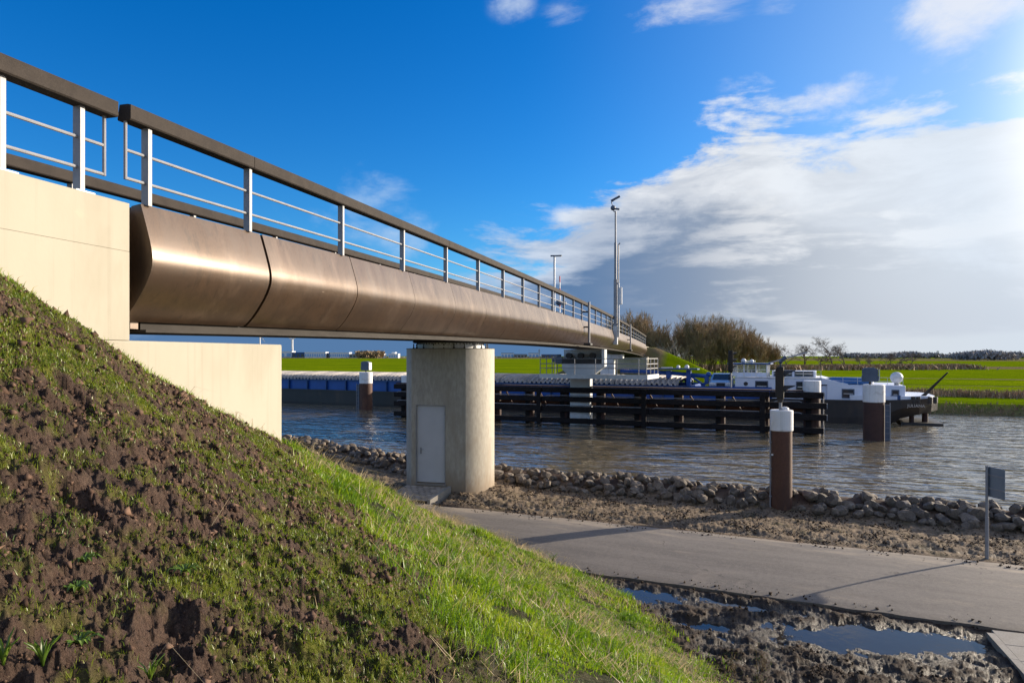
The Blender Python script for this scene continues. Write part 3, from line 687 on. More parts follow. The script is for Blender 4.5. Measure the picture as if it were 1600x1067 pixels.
bme = brick_mesh()
for j in range(NB):
    for i in range(NA):
        a = i+(.5 if j % 2 else 0)
        if a > NA-1+.01: continue
        q = RF+ea*a+eb*j; inst('brick', bme, ramp, (q.x, q.y, q.z+random.uniform(-.003, .004)))
for j in range(NB):     # half bricks on alternate courses
    if j % 2:
        for a in (0, NA-.5):
            q = RF+ea*a+eb*j; h = inst('brick', bme, ramp, (q.x, q.y, q.z)); h.scale = (1, 1, 1)
            h.data = bme.copy(); 
            for v_ in h.data.vertices:
                t_ = v_.co.y/eb.y; w = v_.co-eb*t_; v_.co = w*.5+eb*t_ if abs(ea.x) > 0 else v_.co
            for v_ in h.data.vertices: pass
mb = MB()
for k in range(2):
    b0, b1 = k*.5+.004, k*.5+.496
    MB().add([rpt(-.075, b0, .03), rpt(-.006, b0, .03), rpt(-.006, b1, .03), rpt(-.075, b1, .03), rpt(-.075, b0, -.3), rpt(-.006, b0, -.3), rpt(-.006, b1, -.25), rpt(-.075, b1, -.25)],
        [(0, 1, 2, 3), (7, 6, 5, 4), (0, 4, 5, 1), (1, 5, 6, 2), (2, 6, 7, 3), (3, 7, 4, 0)]).build('edging_kerb', M['slab'], ramp)

# ------------------------------------------------------------------ concrete slabs at the lower right corner
pav = empty('slab_pavement', (7.66, 11.12, 0), math.atan2(-1.60, -.53), label='grey concrete slabs with a kerb meeting the path at lower right', cat='pavement')
# local x runs away from the path toward the viewer, local y to the right
TS = .60
tile = MB(); g = .006
tile.loft([[(g, g, -.06), (TS-g, g, -.06), (TS-g, TS-g, -.06), (g, TS-g, -.06)], [(g, g, -.004), (TS-g, g, -.004), (TS-g, TS-g, -.004), (g, TS-g, -.004)], [(g+.005, g+.005, 0), (TS-g-.005, g+.005, 0), (TS-g-.005, TS-g-.005, 0), (g+.005, TS-g-.005, 0)]])
tme = tile.mesh('slab', M['slab'])
for i in range(7):
    for j in range(5):
        inst('slab', tme, pav, (i*TS, .12+j*TS, .012+random.uniform(-.003, .003)))
MB().box(0, 7*TS, .125, .12+5*TS, -.3, -.052).build('bed', M['soffit'], pav)
kb = MB().box(.004, .996, 0, .11, -.2, .03).mesh('kerb_stone', M['slab'])
for k in range(4): inst('kerb_stone', kb, pav, (k*1.0+.2, 0, 0))

# ------------------------------------------------------------------ canal pier with rest platform
pr = empty('canal_pier', (5.0, 49.2, 0), PROT, label='pale grey steel pier standing in the canal below mid bridge', cat='pier')
ZH = EYE+.46
mb = MB(); mb.loft([[(-.72, -.6, z), (.72, -.6, z), (.72, .6, z), (-.72, .6, z)] for z in (-1.6, EYE-1.55)])
mb.build('stem', M['grey_paint'], pr, bevel=.03)
mb = MB(); mb.prismy([(-.72, EYE-1.548), (.72, EYE-1.548), (1.75, EYE-.75), (1.75, EYE-.55), (-1.3, EYE-.55), (-1.3, EYE-.95)], -.62, .62); mb.build('pier_head', M['grey_paint'], pr, bevel=.02)
MB().box(-1.3, 1.75, .1, .62, EYE-.547, ZH).build('rear_plate', M['grey_paint'], pr)
MB().box(1.55, 1.75, -.62, .098, EYE-.547, ZH).build('side_plate', M['grey_paint'], pr)
MB().box(-1.28, 1.54, -.6, .095, EYE-.545, EYE-.20).build('roller_bed', M['black'], pr)
for x in (-.85, .0, .85):
    mb = MB(); mb.loft([[(x+.22*math.cos(a), y, EYE+.02+.2*math.sin(a)) for a in [2*math.pi*k/16 for k in range(16)]] for y in (-.5, .02)]); mb.build('support_roller', M['black'], pr, smooth=True)
mb = MB(); mb.box(-1.85, -1.302, -.5, .0, EYE-.52, EYE-.05); mb.cyl(-1.6, -.25, EYE-.05, EYE+.12, .18, 12); mb.box(-2.1, -1.86, -.35, -.1, EYE-.45, EYE-.12); mb.build('drive_motor', M['slate'], pr, bevel=.03)
# platform in the line of the canal
pf = empty('service_platform', (1.9, 46.75, 0), canal_rot, label='grey service platform with tube railing around the canal pier', cat='platform')
PL, PD = 7.4, 3.4; ZP = EYE-1.42
MB().box(0, PL, 0, PD, ZP, ZP+.09).build('deck_grating', M['steel'], pf)
MB().box(0, PL, -.03, -.002, ZP-.10, ZP+.20).build('toe_board', M['grey_paint'], pf); MB().box(PL+.002, PL+.03, 0, PD, ZP-.10, ZP+.20).build('toe_board', M['grey_paint'], pf)
pst = MB().tube([(0, 0, 0), (0, 0, 1.15)], .03, 8).mesh('platform_post', M['steel'], True)
for x in (0.03, 1.1, 2.5, 3.95, 5.4, 6.85, 7.35): inst('platform_post', pst, pf, (x, .03, ZP+.09))
for x in (0.03, 1.1, 2.5, 6.85, 7.35): inst('platform_post', pst, pf, (x, PD-.03, ZP+.09))
for y in (1.2, 2.3): inst('platform_post', pst, pf, (.03, y, ZP+.09)); inst('platform_post', pst, pf, (7.35, y, ZP+.09))
for h in (.5, .8, 1.15):
    MB().tube([(.03, PD-.03, ZP+.09+h), (.03, .03, ZP+.09+h), (7.35, .03, ZP+.09+h), (7.35, PD-.03, ZP+.09+h), (.03, PD-.03, ZP+.09+h)], .024, 6).build('platform_rail', M['steel'], pf)

# far pier and far abutment
fp = empty('far_pier', (9.9, 70.5, 0), PROT, label='white pier under the bridge by the far bank', cat='pier')
MB().box(-.7, .7, -.5, .5, -1.6, EYE-.32).build('stem', M['white'], fp, bevel=.03)
MB().box(-1.65, 1.6, -.6, .6, EYE-.318, EYE+.16).build('pier_cap', M['white'], fp, bevel=.02)
fa = empty('far_abutment', (O[0], O[1], 0), BROT, label='grey concrete abutment at the far end of the bridge', cat='abutment')
MB().box(88.2, 96, .1, W_B-.1, -.5, zb(88)+1.25).build('wall', M['pillar'], fa, bevel=.03)
MB().box(86.2, 88.198, -.4, W_B+.4, -.5, zb(88)-.12).build('bearing_shelf', M['pillar'], fa, bevel=.03)

# ------------------------------------------------------------------ timber guide wall (fender) in the canal
fen = empty('guide_wall', (0, 0, WATER), canal_rot, label='long dark timber guide wall of beams and rusty piles in the canal', cat='fender')
FV = 46.25; U0, U1 = -31.2, .25
LV = [(.28, .36), (1.10, .38), (1.81, .36), (2.46, .38)]
brk = [-31.2, -26.6, -18.4, -10.6, -2.9]
for k, (zc, hh) in enumerate(LV):
    ends = brk+[U1+(.15 if k in (1, 2) else 0)]
    for a, b in zip(ends[:-1], ends[1:]):
        MB().box(a+.012, b-.012, FV-.18, FV+.18, zc-hh/2, zc+hh/2).build('fender_beam', M['tarred'], fen, bevel=.025)
    MB().box(ends[-1]+.001, ends[-1]+.045, FV-.17, FV+.17, zc-hh/2+.02, zc+hh/2-.02).build('beam_end_cap', M['steel'], fen)
pile_me = MB().cyl(0, 0, -2.2, 2.50, .26, 14).mesh('fender_pile', M['rust_dark'], True)
k = 0; uu = -30.4
while uu < -.6:
    inst('fender_pile', pile_me, fen, (uu, FV+.50, 0)); uu += 2.72; k += 1
vt = MB().box(-.16, .16, -.11, .11, -.4, 2.55).mesh('timber_upright', M['tarred'])
for q in [-30.9+2.72*i for i in range(12)]: inst('timber_upright', vt, fen, (q+.35, FV+.295, 0))
for q in (-25.9, -18.6, -10.9, -3.3):
    MB().box(q-.16, q+.16, FV-.30, FV-.182, -.3, 2.62).build('front_upright', M['tarred'], fen)
for a, b in ((-30.5, -17), (-16.9, -.9)): MB().tube([(a, FV+1.05, 1.52), (b, FV+1.05, 1.52)], .20, 12).build('tie_pipe', M['rust'], fen, smooth=True)
MB().box(U0, U1-1.2, FV+.2, FV+1.0, 2.66, 2.74).build('walkway', M['rust_dark'], fen)
for (zc, hh) in LV[1:3]:
    for a, b in zip(brk, brk[1:]+[U1-1.0]):
        z1 = zc+hh/2
        MB().tube([(a+.25, FV-.05, z1+.005), (a+.42, FV-.05, z1+.075), (b-.42, FV-.05, z1+.075), (b-.25, FV-.05, z1+.005)], .028, 6).build('mooring_rail', M['steel'], fen, smooth=True)
for q in [-29.6+2.72*i for i in range(11)]:
    MB().tube([(q+.5, FV+.35, 1.3), (q-.1, FV+.55, 2.2)], .07, 6).build('brace', M['rust'], fen)
MB().cyl(-.45, FV+.75, -2.2, 2.55, .50, 20).build('end_pile', M['rust_dark'], fen, smooth=True)
MB().cyl(-.45, FV+.75, 2.55, 3.35, .53, 24).build('pile_cap', M['white'], fen, smooth=True, bevel=.03)
MB().tube([(.2, FV+.62, -.3), (.2, FV+.62, 2.4)], .05, 8).build('corner_tube', M['steel'], fen)
MB().cyl(-30.6, FV+.95, -2.2, 2.4, .48, 20).build('end_pile', M['rust_dark'], fen, smooth=True)
MB().cyl(-30.6, FV+.95, 2.4, 3.3, .5, 24).build('pile_cap', M['white'], fen, smooth=True, bevel=.03)

# ------------------------------------------------------------------ traffic lights for ships, pile, dolphins
def ship_light(root, x, y, z, rz, n=2, post=.35):
    """housing with hoods; hoods point along local +x"""
    e = empty('ship_signal', (x, y, z), rz) if root is None else root
    MB().tube([(0, 0, 0), (0, 0, post)], .045, 10).build('signal_post', M['steel'], e, smooth=True)
    H = .45*n
    MB().prismy([(-.09, post+.12), (.09, post+.12), (.09, post+H+.12), (-.09, post+H+.12), (-.13, post+H), (-.13, post+.2)], -.17, .17).build('housing', M['soffit'], e, bevel=.02)
    MB().loft([[(-.05, -.05, post), (.05, -.05, post), (.05, .05, post), (-.05, .05, post)], [(-.1, -.14, post+.118), (.1, -.14, post+.118), (.1, .14, post+.118), (-.1, .14, post+.118)]]).build('foot', M['black'], e)
    for k in range(n):
        zc = post+.12+.24+.43*k
        mb = MB(); ring0 = []; ring1 = []
        for i in range(13):
            a = math.pi*(-.12+1.24*i/12); ring0.append((.091, .13*math.cos(a), zc+.13*math.sin(a)))
            L = .34*max(.18, math.sin(max(0, min(math.pi, a)))**.7 if 0 < a < math.pi else .18); ring1.append((.091+L, .135*math.cos(a), zc+.135*math.sin(a)))
        mb.loft([ring0, ring1], caps=False, closed=False); mb.build('hood', M['black'], e)
        mb = MB(); mb.loft([[(.092, .12*math.cos(a), zc+.12*math.sin(a)) for a in [2*math.pi*q/16 for q in range(16)]], [(.11, .09*math.cos(a), zc+.09*math.sin(a)) for a in [2*math.pi*q/16 for q in range(16)]]]); mb.build('lens', M['glass'], e)
    return e
XP, YP = 7.76, 19.65
bp = empty('mooring_pile', (XP, YP, 0), canal_rot, label='rusty brown mooring pile with white cap among the bank rocks', cat='mooring pile')
MB().cyl(0, 0, -1.2, 2.30, .285, 28).build('pile_tube', M['rust'], bp, smooth=True)
MB().cyl(0, 0, 2.302, 2.90, .315, 32).build('pile_cap', M['white'], bp, smooth=True, bevel=.02)
MB().sphere((.08, .06, 2.92), .12, 12, 8, .6).build('cap_dome', M['white'], bp, smooth=True)
mb = MB(); mb.tube([(-.30, -.12, -.1), (-.30, -.12, 2.32)], .018, 8); mb.build('cable_conduit', M['steel'], bp, smooth=True)
for z in (.4, 1.2, 1.95): MB().box(-.33, -.262, -.15, -.09, z, z+.03).build('conduit_clip', M['steel'], bp)
MB().cbox((-.24, -.17, 1.62), (.05, .04, .05)).build('junction_box', M['white'], bp)
bs = ship_light(None, XP-.05, YP-.04, 2.90, canal_rot, 2, .22)
tag(bs, 'dark ship traffic light with two hoods on the white capped pile', 'signal')
MB().tube([(0, 0, 1.22), (0, 0, 1.36), (.04, 0, 1.42), (.16, 0, 1.52)], .055, 10).build('bent_arm', M['slate'], bs, smooth=True)

def dolphin(x, y, r, z_cap, z_top, label, lampx=0, ladder=1, square=False):
    e = empty('mooring_dolphin', (x, y, 0), canal_rot, label=label, cat='mooring pile', group='thick steel mooring dolphins in the canal')
    MB().cyl(0, 0, -2.6, z_cap, r, 28).build('pile_tube', M['rust_dark'] if square else M['rust'], e, smooth=True)
    MB().cyl(0, 0, z_cap+.002, z_top, r*1.03, 32).build('pile_cap', M['white'], e, smooth=True, bevel=.03)
    lx = ladder*(r+.10)
    MB().box(lx-.12, lx+.12, -.26, -.20, WATER-.6, z_cap-.1).build('fender_strip', M['slate'], e)
    mb = MB(); mb.tube([(lx-.12*ladder, -.3, WATER-.3), (lx-.12*ladder, -.3, z_cap)], .02, 6); mb.tube([(lx+.14*ladder, -.3, WATER-.3), (lx+.14*ladder, -.3, z_cap)], .03, 6); mb.build('ladder_rail', M['steel'], e)
    for k in range(7): MB().tube([(lx-.12, -.3, WATER+.1+.33*k), (lx+.12, -.3, WATER+.1+.33*k)], .014, 6).build('rung', M['steel'], e)
    l = empty('signal_lantern', (x, y, z_top), canal_rot)
    MB().cyl(lampx, 0, 0, .16, .06, 10).build('lantern_post', M['black'], l)
    MB().loft([[(lampx+sx*w, sy*.22, z) for sx, sy in ((-1, -1), (1, -1), (1, 1), (-1, 1))] for w, z in ((.40, .16), (.44, .30), (.44, .50), (.38, .56), (.42, .62), (.40, .92), (.15, .99))]).build('lantern_housing', M['slate'], l, bevel=.03)
    MB().box(lampx+.46, lampx+.49, -.2, .2, .2, .88).build('light_face', M['white'], l)
    return e, l
d1, l1 = dolphin(21.15, 39.9, .57, EYE-2.70, EYE-1.67, 'thick dark mooring pile with white cap in front of the barge stern', -.2, 1, True)
tag(l1, 'slate blue signal box on the white cap in front of the barge stern', 'signal', 'signal boxes on mooring dolphins')
d2, l2 = dolphin(-13.35, 62.4, .58, EYE-2.52, EYE-1.48, 'rusty mooring pile with white cap between abutment and round pillar', 0, -1)
tag(l2, 'slate blue signal box on the pile between abutment and round pillar', 'signal', 'signal boxes on mooring dolphins')
# signal standing on the guide wall
ux = -5.3; x, y = xy_of(ux, FV+.45)
s3 = ship_light(None, x, y, WATER+2.84, canal_rot+.5, 3, .95); tag(s3, 'black three hooded ship light on a white post atop the guide wall', 'signal')

# ------------------------------------------------------------------ sign by the path
sg = empty('path_sign', (10.4, 14.95, 0), RAD(-85), label='small upright sign on a grey pole beside the path verge', cat='sign')
MB().tube([(0, 0, -.3), (0, 0, .93)], .038, 12).build('ground_sleeve', M['steel'], sg, smooth=True)
MB().tube([(0, 0, .90), (0, 0, 2.05)], .029, 12).build('pole', M['steel'], sg, smooth=True)
MB().box(-.03, .44, .035, .05, 1.38, 2.03).build('sign_plate', M['signgrey'], sg, bevel=.004)
MB().box(-.025, .435, .0505, .053, 1.385, 2.025).build('sign_face', M['signblue'], sg)
MB().box(-.026, .436, .02, .0345, 1.55, 1.58).build('bracket', M['steel'], sg); MB().box(-.026, .436, .02, .0345, 1.84, 1.87).build('bracket', M['steel'], sg)
mk = empty('marker_post', (-8.5, 31.6, -.1), 0, label='short white marker post behind the rocks beside the abutment', cat='post')
MB().cyl(0, 0, -.2, .62, .05, 10).build('post', M['white'], mk, smooth=True); MB().cyl(0, 0, .621, .66, .055, 10).build('cap', M['steel'], mk)

# ------------------------------------------------------------------ masts and fittings on the bridge
def on_bridge(name, s, o, z, **kw): return empty(name, bpt(s, o, z), BROT, **kw)
s = 53.9; zt = zb(s)
cm = on_bridge('camera_mast', s, .22, 0, label='tall slender grey mast with cameras at its top beside the railing', cat='mast')
MB().box(-.22, .22, -.16, .16, zt+.35, zt+1.75).build('foot_box', M['grey_paint'], cm, bevel=.03)
MB().tube([(0, 0, zt+1.5), (0, 0, zt+5.3)], .14, 14).build('lower_tube', M['steel'], cm, smooth=True)
MB().tube([(0, 0, zt+5.2), (0, 0, zt+8.1)], .10, 12).build('middle_tube', M['steel'], cm, smooth=True)
MB().tube([(0, 0, zt+8.0), (0, 0, zt+10.5)], .065, 10).build('upper_tube', M['steel'], cm, smooth=True)
mb = MB(); mb.tube([(-.05, -.22, zt+.9), (-.05, -.22, zt+7.9), (-.05, -.34, zt+8.05)], .055, 8); mb.build('hoist_rail', M['steel'], cm, smooth=True)
MB().box(-.12, .12, -.50, -.29, zt+3.4, zt+4.7).build('cabinet', M['white'], cm, bevel=.03)
MB().tube([(-.10, -.26, zt+1), (-.10, -.26, zt+5.0)], .05, 8).build('cable_pipe', M['grey_paint'], cm)
MB().cbox((0, -.16, zt+1.9), (.1, .3, .08)).build('clamp', M['steel'], cm); MB().cbox((0, -.16, zt+5), (.1, .3, .08)).build('clamp', M['steel'], cm)
MB().tube([(0, .35, zt+10.75), (0, -.30, zt+10.62)], .075, 10).build('surveillance_camera', M['slate'], cm, smooth=True)
MB().tube([(0, .1, zt+10.45), (0, .30, zt+11.2), (0, -.05, zt+11.45)], .05, 8).build('bracket_arm', M['slate'], cm)
MB().tube([(.05, .35, zt+11.30), (.05, -.33, zt+11.62)], .085, 10).build('surveillance_camera', M['slate'], cm, smooth=True)
MB().sphere((0, .18, zt+10.75), .2, 12, 8).build('camera_dome', M['slate'], cm, smooth=True)
# lamp and barrier on the far side of the deck
s = 47.0; zt = zb(s)+1.42
lm = on_bridge('street_lamp', s, -W_B+.1, zt, label='slim street lamp with flat head rising beyond the bridge railing', cat='lamp')
MB().tube([(0, 0, 0), (0, 0, 4.75)], .07, 12).build('pole', M['white'], lm, smooth=True)
MB().loft([[(x, y, z) for y, z in ((-.1+.15, 4.74+a), (.1+.15, 4.74+a), (.1+.15, 4.84+a), (-.1+.15, 4.84+a))] for x, a in ((-.08, 0), (.1, .02))]).build('pole_joint', M['slate'], lm)
MB().box(-.10, .10, -.52, .06, 4.76, 4.83).build('lamp_head', M['slate'], lm, bevel=.02)
MB().box(-.08, .08, -.48, -.1, 4.74, 4.758).build('lamp_glass', M['white'], lm)
MB().sphere((0, -.3, 1.62), .2, 12, 8).build('loudspeaker', M['slate'], lm, smooth=True); MB().cbox((0, -.62, 1.58), (.25, .42, .24)).build('warning_light', M['steel'], lm, bevel=.05)
MB().box(-.2, .2, -.32, .15, .25, .85).build('control_box', M['slate'], lm, bevel=.02)
br = on_bridge('road_barrier', s+.9, -W_B+.3, zt, label='raised red and white barrier pole standing by the street lamp', cat='barrier')
MB().box(-.2, .2, -.2, .2, 0, 1.0).build('drive_housing', M['grey_paint'], br, bevel=.03)
for k in range(6): MB().box(-.05, .05, -.03, .03, 1.0+.42*k, 1.0+.42*k+.419).build('barrier_stripe', M['red'] if k % 2 else M['white'], br)
# outrigger posts clamped to the fascia
def outrigger(s, label):
    z = zb(s); e = on_bridge('side_post', s, .40, z, label=label, cat='post', group='clamped posts on the bridge side')
    MB().tube([(0, 0, .18), (0, 0, 2.45)], .065, 10).build('post_tube', M['steel'], e, smooth=True)
    for h, l in ((1.05, .30), (1.9, .43)): MB().box(-.04, .04, .0, l, h-.04, h+.04).build('clamp_arm', M['soffit'], e)
    MB().box(-.2, .55, -.12, .28, .02, .16).build('mount_bracket', M['black'], e, bevel=.03)
outrigger(39.6, 'grey upright post clamped to the fascia left of the tall mast')
outrigger(64.0, 'thin grey upright post clamped to the fascia right of the tall mast')

# ================================================================== barge
bg = empty('cargo_barge', (0, 0, WATER), canal_rot, label='long dark hulled barge with blue coaming and white aft cabins', cat='barge')
BV, BW = 54.8, 8.2; BU0, BU1 = -82., 7.6; BC = BV+BW/2
# hull: stations along u, half breadth and bottom height; the counter overhangs at the stern
st = [(-82, .6, -1), (-80.5, 2.4, -1), (-77, 3.8, -1), (-73, BW/2, -1), (-6.6, BW/2, -1), (-3.9, BW/2, -1), (-1, BW/2, -1), (2.5, BW/2, -.7), (4.2, 4.0, -.25), (5.2, 3.9, .45), (6.4, 3.6, .78), (7.2, 3.0, .95), (7.7, 2.0, 1.02)]
rings = []
for u, hb, zb0 in st:
    sheer = (1.62 if u > -4 else 1.32)+.25*max(0, (u-1)/6.6)**2+.7*max(0, (-70-u)/12)
    k = .86 if u > 3 else .97
    rings.append([(u, BC-hb, sheer), (u, BC-hb*.995, (sheer+zb0)*.55), (u, BC-hb*k, zb0), (u, BC+hb*k, zb0), (u, BC+hb*.995, (sheer+zb0)*.55), (u, BC+hb, sheer)])
MB().loft([r[::-1] for r in rings]).build('hull', M['hull'], bg, smooth=False)
mb = MB(); up = []; 
for side in (-1, 1):
    rr_ = []
    for u, hb, zb0 in st:
        sheer = (1.62 if u > -4 else 1.32)+.25*max(0, (u-1)/6.6)**2+.7*max(0, (-70-u)/12); y = BC+side*hb
        rr_.append([(u, y-.05*side, sheer+.001), (u, y+.06*side, sheer-.03), (u, y+.06*side, sheer+.10), (u, y-.05*side, sheer+.10)])
    mb.loft(rr_)
mb.build('rubbing_strake', M['hull'], bg)
MB().box(-6.5, 4.5, BV+.1, BV+BW-.1, 1.50, 1.60).build('side_deck', M['soffit'], bg); MB().box(BU0+8, -6.52, BV+.1, BV+BW-.1, 1.2, 1.315).build('side_deck', M['soffit'], bg)
mb = MB(); mb.prism([(2, BC-3.9), (5, BC-3.8), (6.3, BC-3.45), (7.1, BC-2.9), (7.5, BC-1.9), (7.5, BC+1.9), (7.1, BC+2.9), (5, BC+3.8), (2, BC+3.9)], 1.601, 2.06); mb.build('stern_bulwark', M['ship_white'], bg)
# blue coaming
for v0 in (BV+.45, BV+BW-.55):
    MB().box(-74, -3.3, v0, v0+.10, 1.316, 2.52).build('coaming', M['blue'], bg)
MB().box(-74, -73.9, BV+.56, BV+BW-.56, 1.601, 2.52).build('coaming_end', M['blue'], bg); MB().box(-9.6, -9.5, BV+.56, BV+BW-.56, 1.601, 2.50).build('coaming_end', M['blue'], bg)
MB().box(-74, -9.4, BV+.28, BV+.449, 2.44, 2.53).build('coaming_ledge', M['dkblue'], bg)
brm = MB().box(-.05, .05, 0, .22, 1.34, 2.42).mesh('coaming_stay', M['dkblue'])
for k in range(26): inst('coaming_stay', brm, bg, (-72+2.42*k, BV+.22, 0))
# corrugated arched hatch covers, each a panel of its own
def hatch_mesh(L=2.56, pitch=.427):
    mb = MB(); nu = int(L/pitch*6); nv = 14; rows = []
    for i in range(nu+1):
        u = L*i/nu; c = .11*max(-.6, min(.6, math.cos(2*math.pi*u/pitch)))/.6; row = []
        for j in range(nv+1):
            a = math.pi*(j/nv); y = -(BW/2-.50)*math.cos(a); row.append((u, y, 2.54+.58*math.sin(a)**.8*1.0+c))
        rows.append(row)
    mb.loft(rows, caps=False, closed=False); mb.f = [f[::-1] for f in mb.f]
    for u in (0, L-.06): # end ribs
        pts = [(-(BW/2-.48)*math.cos(math.pi*j/nv), 2.56+.60*math.sin(math.pi*j/nv)**.8) for j in range(nv+1)]
        mb.loft([[(u, y, z-.1), (u, y, z+.05), (u+.06, y, z+.05), (u+.06, y, z-.1)] for y, z in pts])
    return mb.mesh('hatch_cover', M['hatch'])
hm = hatch_mesh()
for k in range(24): inst('hatch_cover', hm, bg, (-73.6+2.64*k, BC, .022*(k % 2)))
# aft accommodation
def windowed(name, x0, x1, y0, y1, z0, z1, wins, mat, bevel=.04, parent=bg):
    o = MB().box(x0, x1, y0, y1, z0, z1).build(name, mat, parent, bevel=bevel, seg=2)
    for (a, b, c, d) in wins:
        f = MB()
        f.box(a-.07, b+.07, y0-.03, y0-.001, c-.07, c); f.box(a-.07, b+.07, y0-.03, y0-.001, d, d+.07); f.box(a-.07, a-.0005, y0-.03, y0-.001, c, d); f.box(b+.0005, b+.07, y0-.03, y0-.001, c, d)
        w = f.build('window_frame', M['slate'], o)
        MB().box(a, b, y0-.012, y0-.001, c, d).build('window_glass', M['glass'], o)
        MB().box(a+.05, b-.05, y0-.0125, y0-.0121, c+(d-c)*.45, c+(d-c)*.52).build('blind', M['white'], o)
    return o
cab = windowed('fore_cabin', -6.0, .1, BV+.75, BV+BW-.75, 1.602, 3.22, [(-4.45, -3.65, 2.25, 2.92), (-1.55, -.75, 2.25, 2.92)], M['ship_white'])
mb = MB(); mb.loft([[(-5.2+.16*math.cos(a), y, 2.75+.16*math.sin(a)) for a in [2*math.pi*k/16 for k in range(16)]] for y in (BV+.72, BV+.749)]); mb.build('porthole', M['glass'], cab)
windowed('aft_cabin', .5, 5.55, BV+.8, BV+BW-.8, 1.602, 2.78, [(1.55, 2.25, 1.88, 2.42), (3.0, 3.75, 1.88, 2.42), (4.75, 5.1, 1.88, 2.42)], M['ship_white'])
MB().box(.102, .498, BV+1.0, BV+BW-1, 1.602, 2.7).build('cabin_link', M['ship_white'], bg)
MB().loft([[(x, y, z) for y, z in ((BV+.82, 2.782), (BV+BW-.82, 2.782), (BV+BW-.82, 2.79+h), (BV+.82, 2.79+h))] for x, h in ((.1, .5), (.9, .28), (1.9, .06))]).build('sloped_fairing', M['ship_white'], bg)
MB().box(-6.04, .14, BV+.70, BV+BW-.70, 3.221, 3.27).build('cabin_roof', M['white'], bg, bevel=.01)
# wheelhouse, open glazed frame
wh = MB(); WX0, WX1, WY0, WY1, WZ0, WZ1 = -6.4, -3.75, BC-1.6, BC+1.4, 3.272, 4.22
for x in (WX0, WX0+.85, WX0+1.75, WX1-.09):
    for y in (WY0, WY1-.09): wh.box(x, x+.09, y, y+.09, WZ0, WZ1)
for y in (WY0+1, WY0+2):
    for x in (WX0, WX1-.09): wh.box(x, x+.09, y, y+.09, WZ0, WZ1)
whm = wh.build('wheelhouse_frame', M['white'], bg)
for x in (WX0+.095, WX0+.945, WX0+1.845):
    MB().box(x, min(x+.75, WX1-.095), WY0+.03, WY0+.05, WZ0+.35, WZ1-.02).build('wheelhouse_window', bpy.data.materials.get('clear_pane') or material('clear_pane', (.6, .68, .7), (.55, .64, .66), .1), whm)
cp = bpy.data.materials['clear_pane']; cp.node_tree.nodes['Principled BSDF'].inputs['Transmission Weight'].default_value = .85
MB().box(WX0+.1, WX1-.1, WY0+.02, WY0+.06, WZ0, WZ0+.32).build('wheelhouse_sill', M['ship_white'], whm)
MB().box(WX0-.35, WX1+.25, WY0-.3, WY1+.3, WZ1+.001, WZ1+.10).build('wheelhouse_roof', M['dkblue'], bg, bevel=.02)
mb = MB(); mb.cbox((-4.9, BC, 3.55), (.5, 1.4, .5)); mb.cbox((-5.6, BC+.2, 3.5), (.3, .35, .45)); mb.build('steering_console', M['black'], bg)
mb = MB(); mb.sphere((-5.6, BC-.9, WZ1+.28), .2, 12, 8); mb.sphere((-5.0, BC-.7, WZ1+.24), .17, 12, 8); mb.cbox((-5.3, BC-.3, WZ1+.25), (1.1, .14, .12)); mb.build('radar_domes', M['white'], bg)
MB().tube([(-3.7, BC-1, WZ1+.12), (-.9, BC-.8, WZ1+.95)], .05, 8).build('folded_mast', M['steel'], bg)
windowed('skylight_house', -3.4, -.25, BC-1.9, BC+1.9, 3.272, 3.72, [(-3.2, -2.0, 3.38, 3.66), (-1.7, -.5, 3.38, 3.66)], M['ship_white'], .02)
for (x0, x1, z0, y0) in ((-6.0, .1, 3.27, BV+.85), (.6, 5.4, 2.79, BV+.9)):
    mb = MB(); n = 5
    for i in range(n+1): x = x0+(x1-x0)*i/n; mb.tube([(x, y0, z0), (x, y0, z0+.55)], .016, 6)
    for h in (.3, .55): mb.tube([(x0, y0, z0+h), (x1, y0, z0+h)], .014, 6)
    mb.build('deck_rail', M['white'], bg)
MB().sphere((5.1, BC-2.2, 3.32), .42, 22, 14).build('satellite_dome', M['white'], bg, smooth=True)
MB().cyl(5.1, BC-2.2, 2.78, 2.95, .16, 12).build('dome_stand', M['steel'], bg)
MB().tube([(6.6, BC-2.4, 1.9), (6.9, BC-2.4, 2.2), (8.2, BC-2.7, 3.75)], [.13, .11, .05], 8).build('anchor_crane', M['soffit'], bg, smooth=True)
mb = MB()
for x in (3.9, 6.0, 7.0): mb.cyl(x, BV+.5, 1.6, 2.05, .13, 12); mb.cyl(x+.32, BV+.55, 1.6, 2.05, .13, 12)
mb.build('bollards', M['hull'], bg, smooth=True)
MB().box(4.6, 5.2, BV+.3, BV+.7, 1.61, 2.1).build('deck_box', M['dkblue'], bg)
mb = MB(); mb.tube([(6.0, BC-2.6, -1), (6.0, BC-2.6, .9)], .16, 10); mb.tube([(6.9, BC-2.0, -1), (6.9, BC-2.0, 1.0)], .20, 10); mb.build('rudder_stock', M['rust_dark'], bg, smooth=True)
MB().box(5.3, 7.9, BC-3.0, BC+3.0, -.1, .16).build('rudder_frame', M['hull'], bg)
# name on the quarter
fcur = bpy.data.curves.new('ship_name', 'FONT'); fcur.body = 'JULIANA'; fcur.size = .28; fcur.extrude = .01; fcur.space_character = 1.05; fcur.offset = .008
fo = bpy.data.objects.new('ship_name', fcur); COL.objects.link(fo); fcur.materials.append(M['hatch'])
bpy.context.view_layer.update(); dg = bpy.context.evaluated_depsgraph_get(); tme2 = bpy.data.meshes.new_from_object(fo.evaluated_get(dg)); bpy.data.objects.remove(fo)
a_n = math.atan2(.30, 1.2); no = inst('ship_name', tme2, bg, (5.6, BC-3.95, 1.32), (RAD(90), 0, a_n*.75))
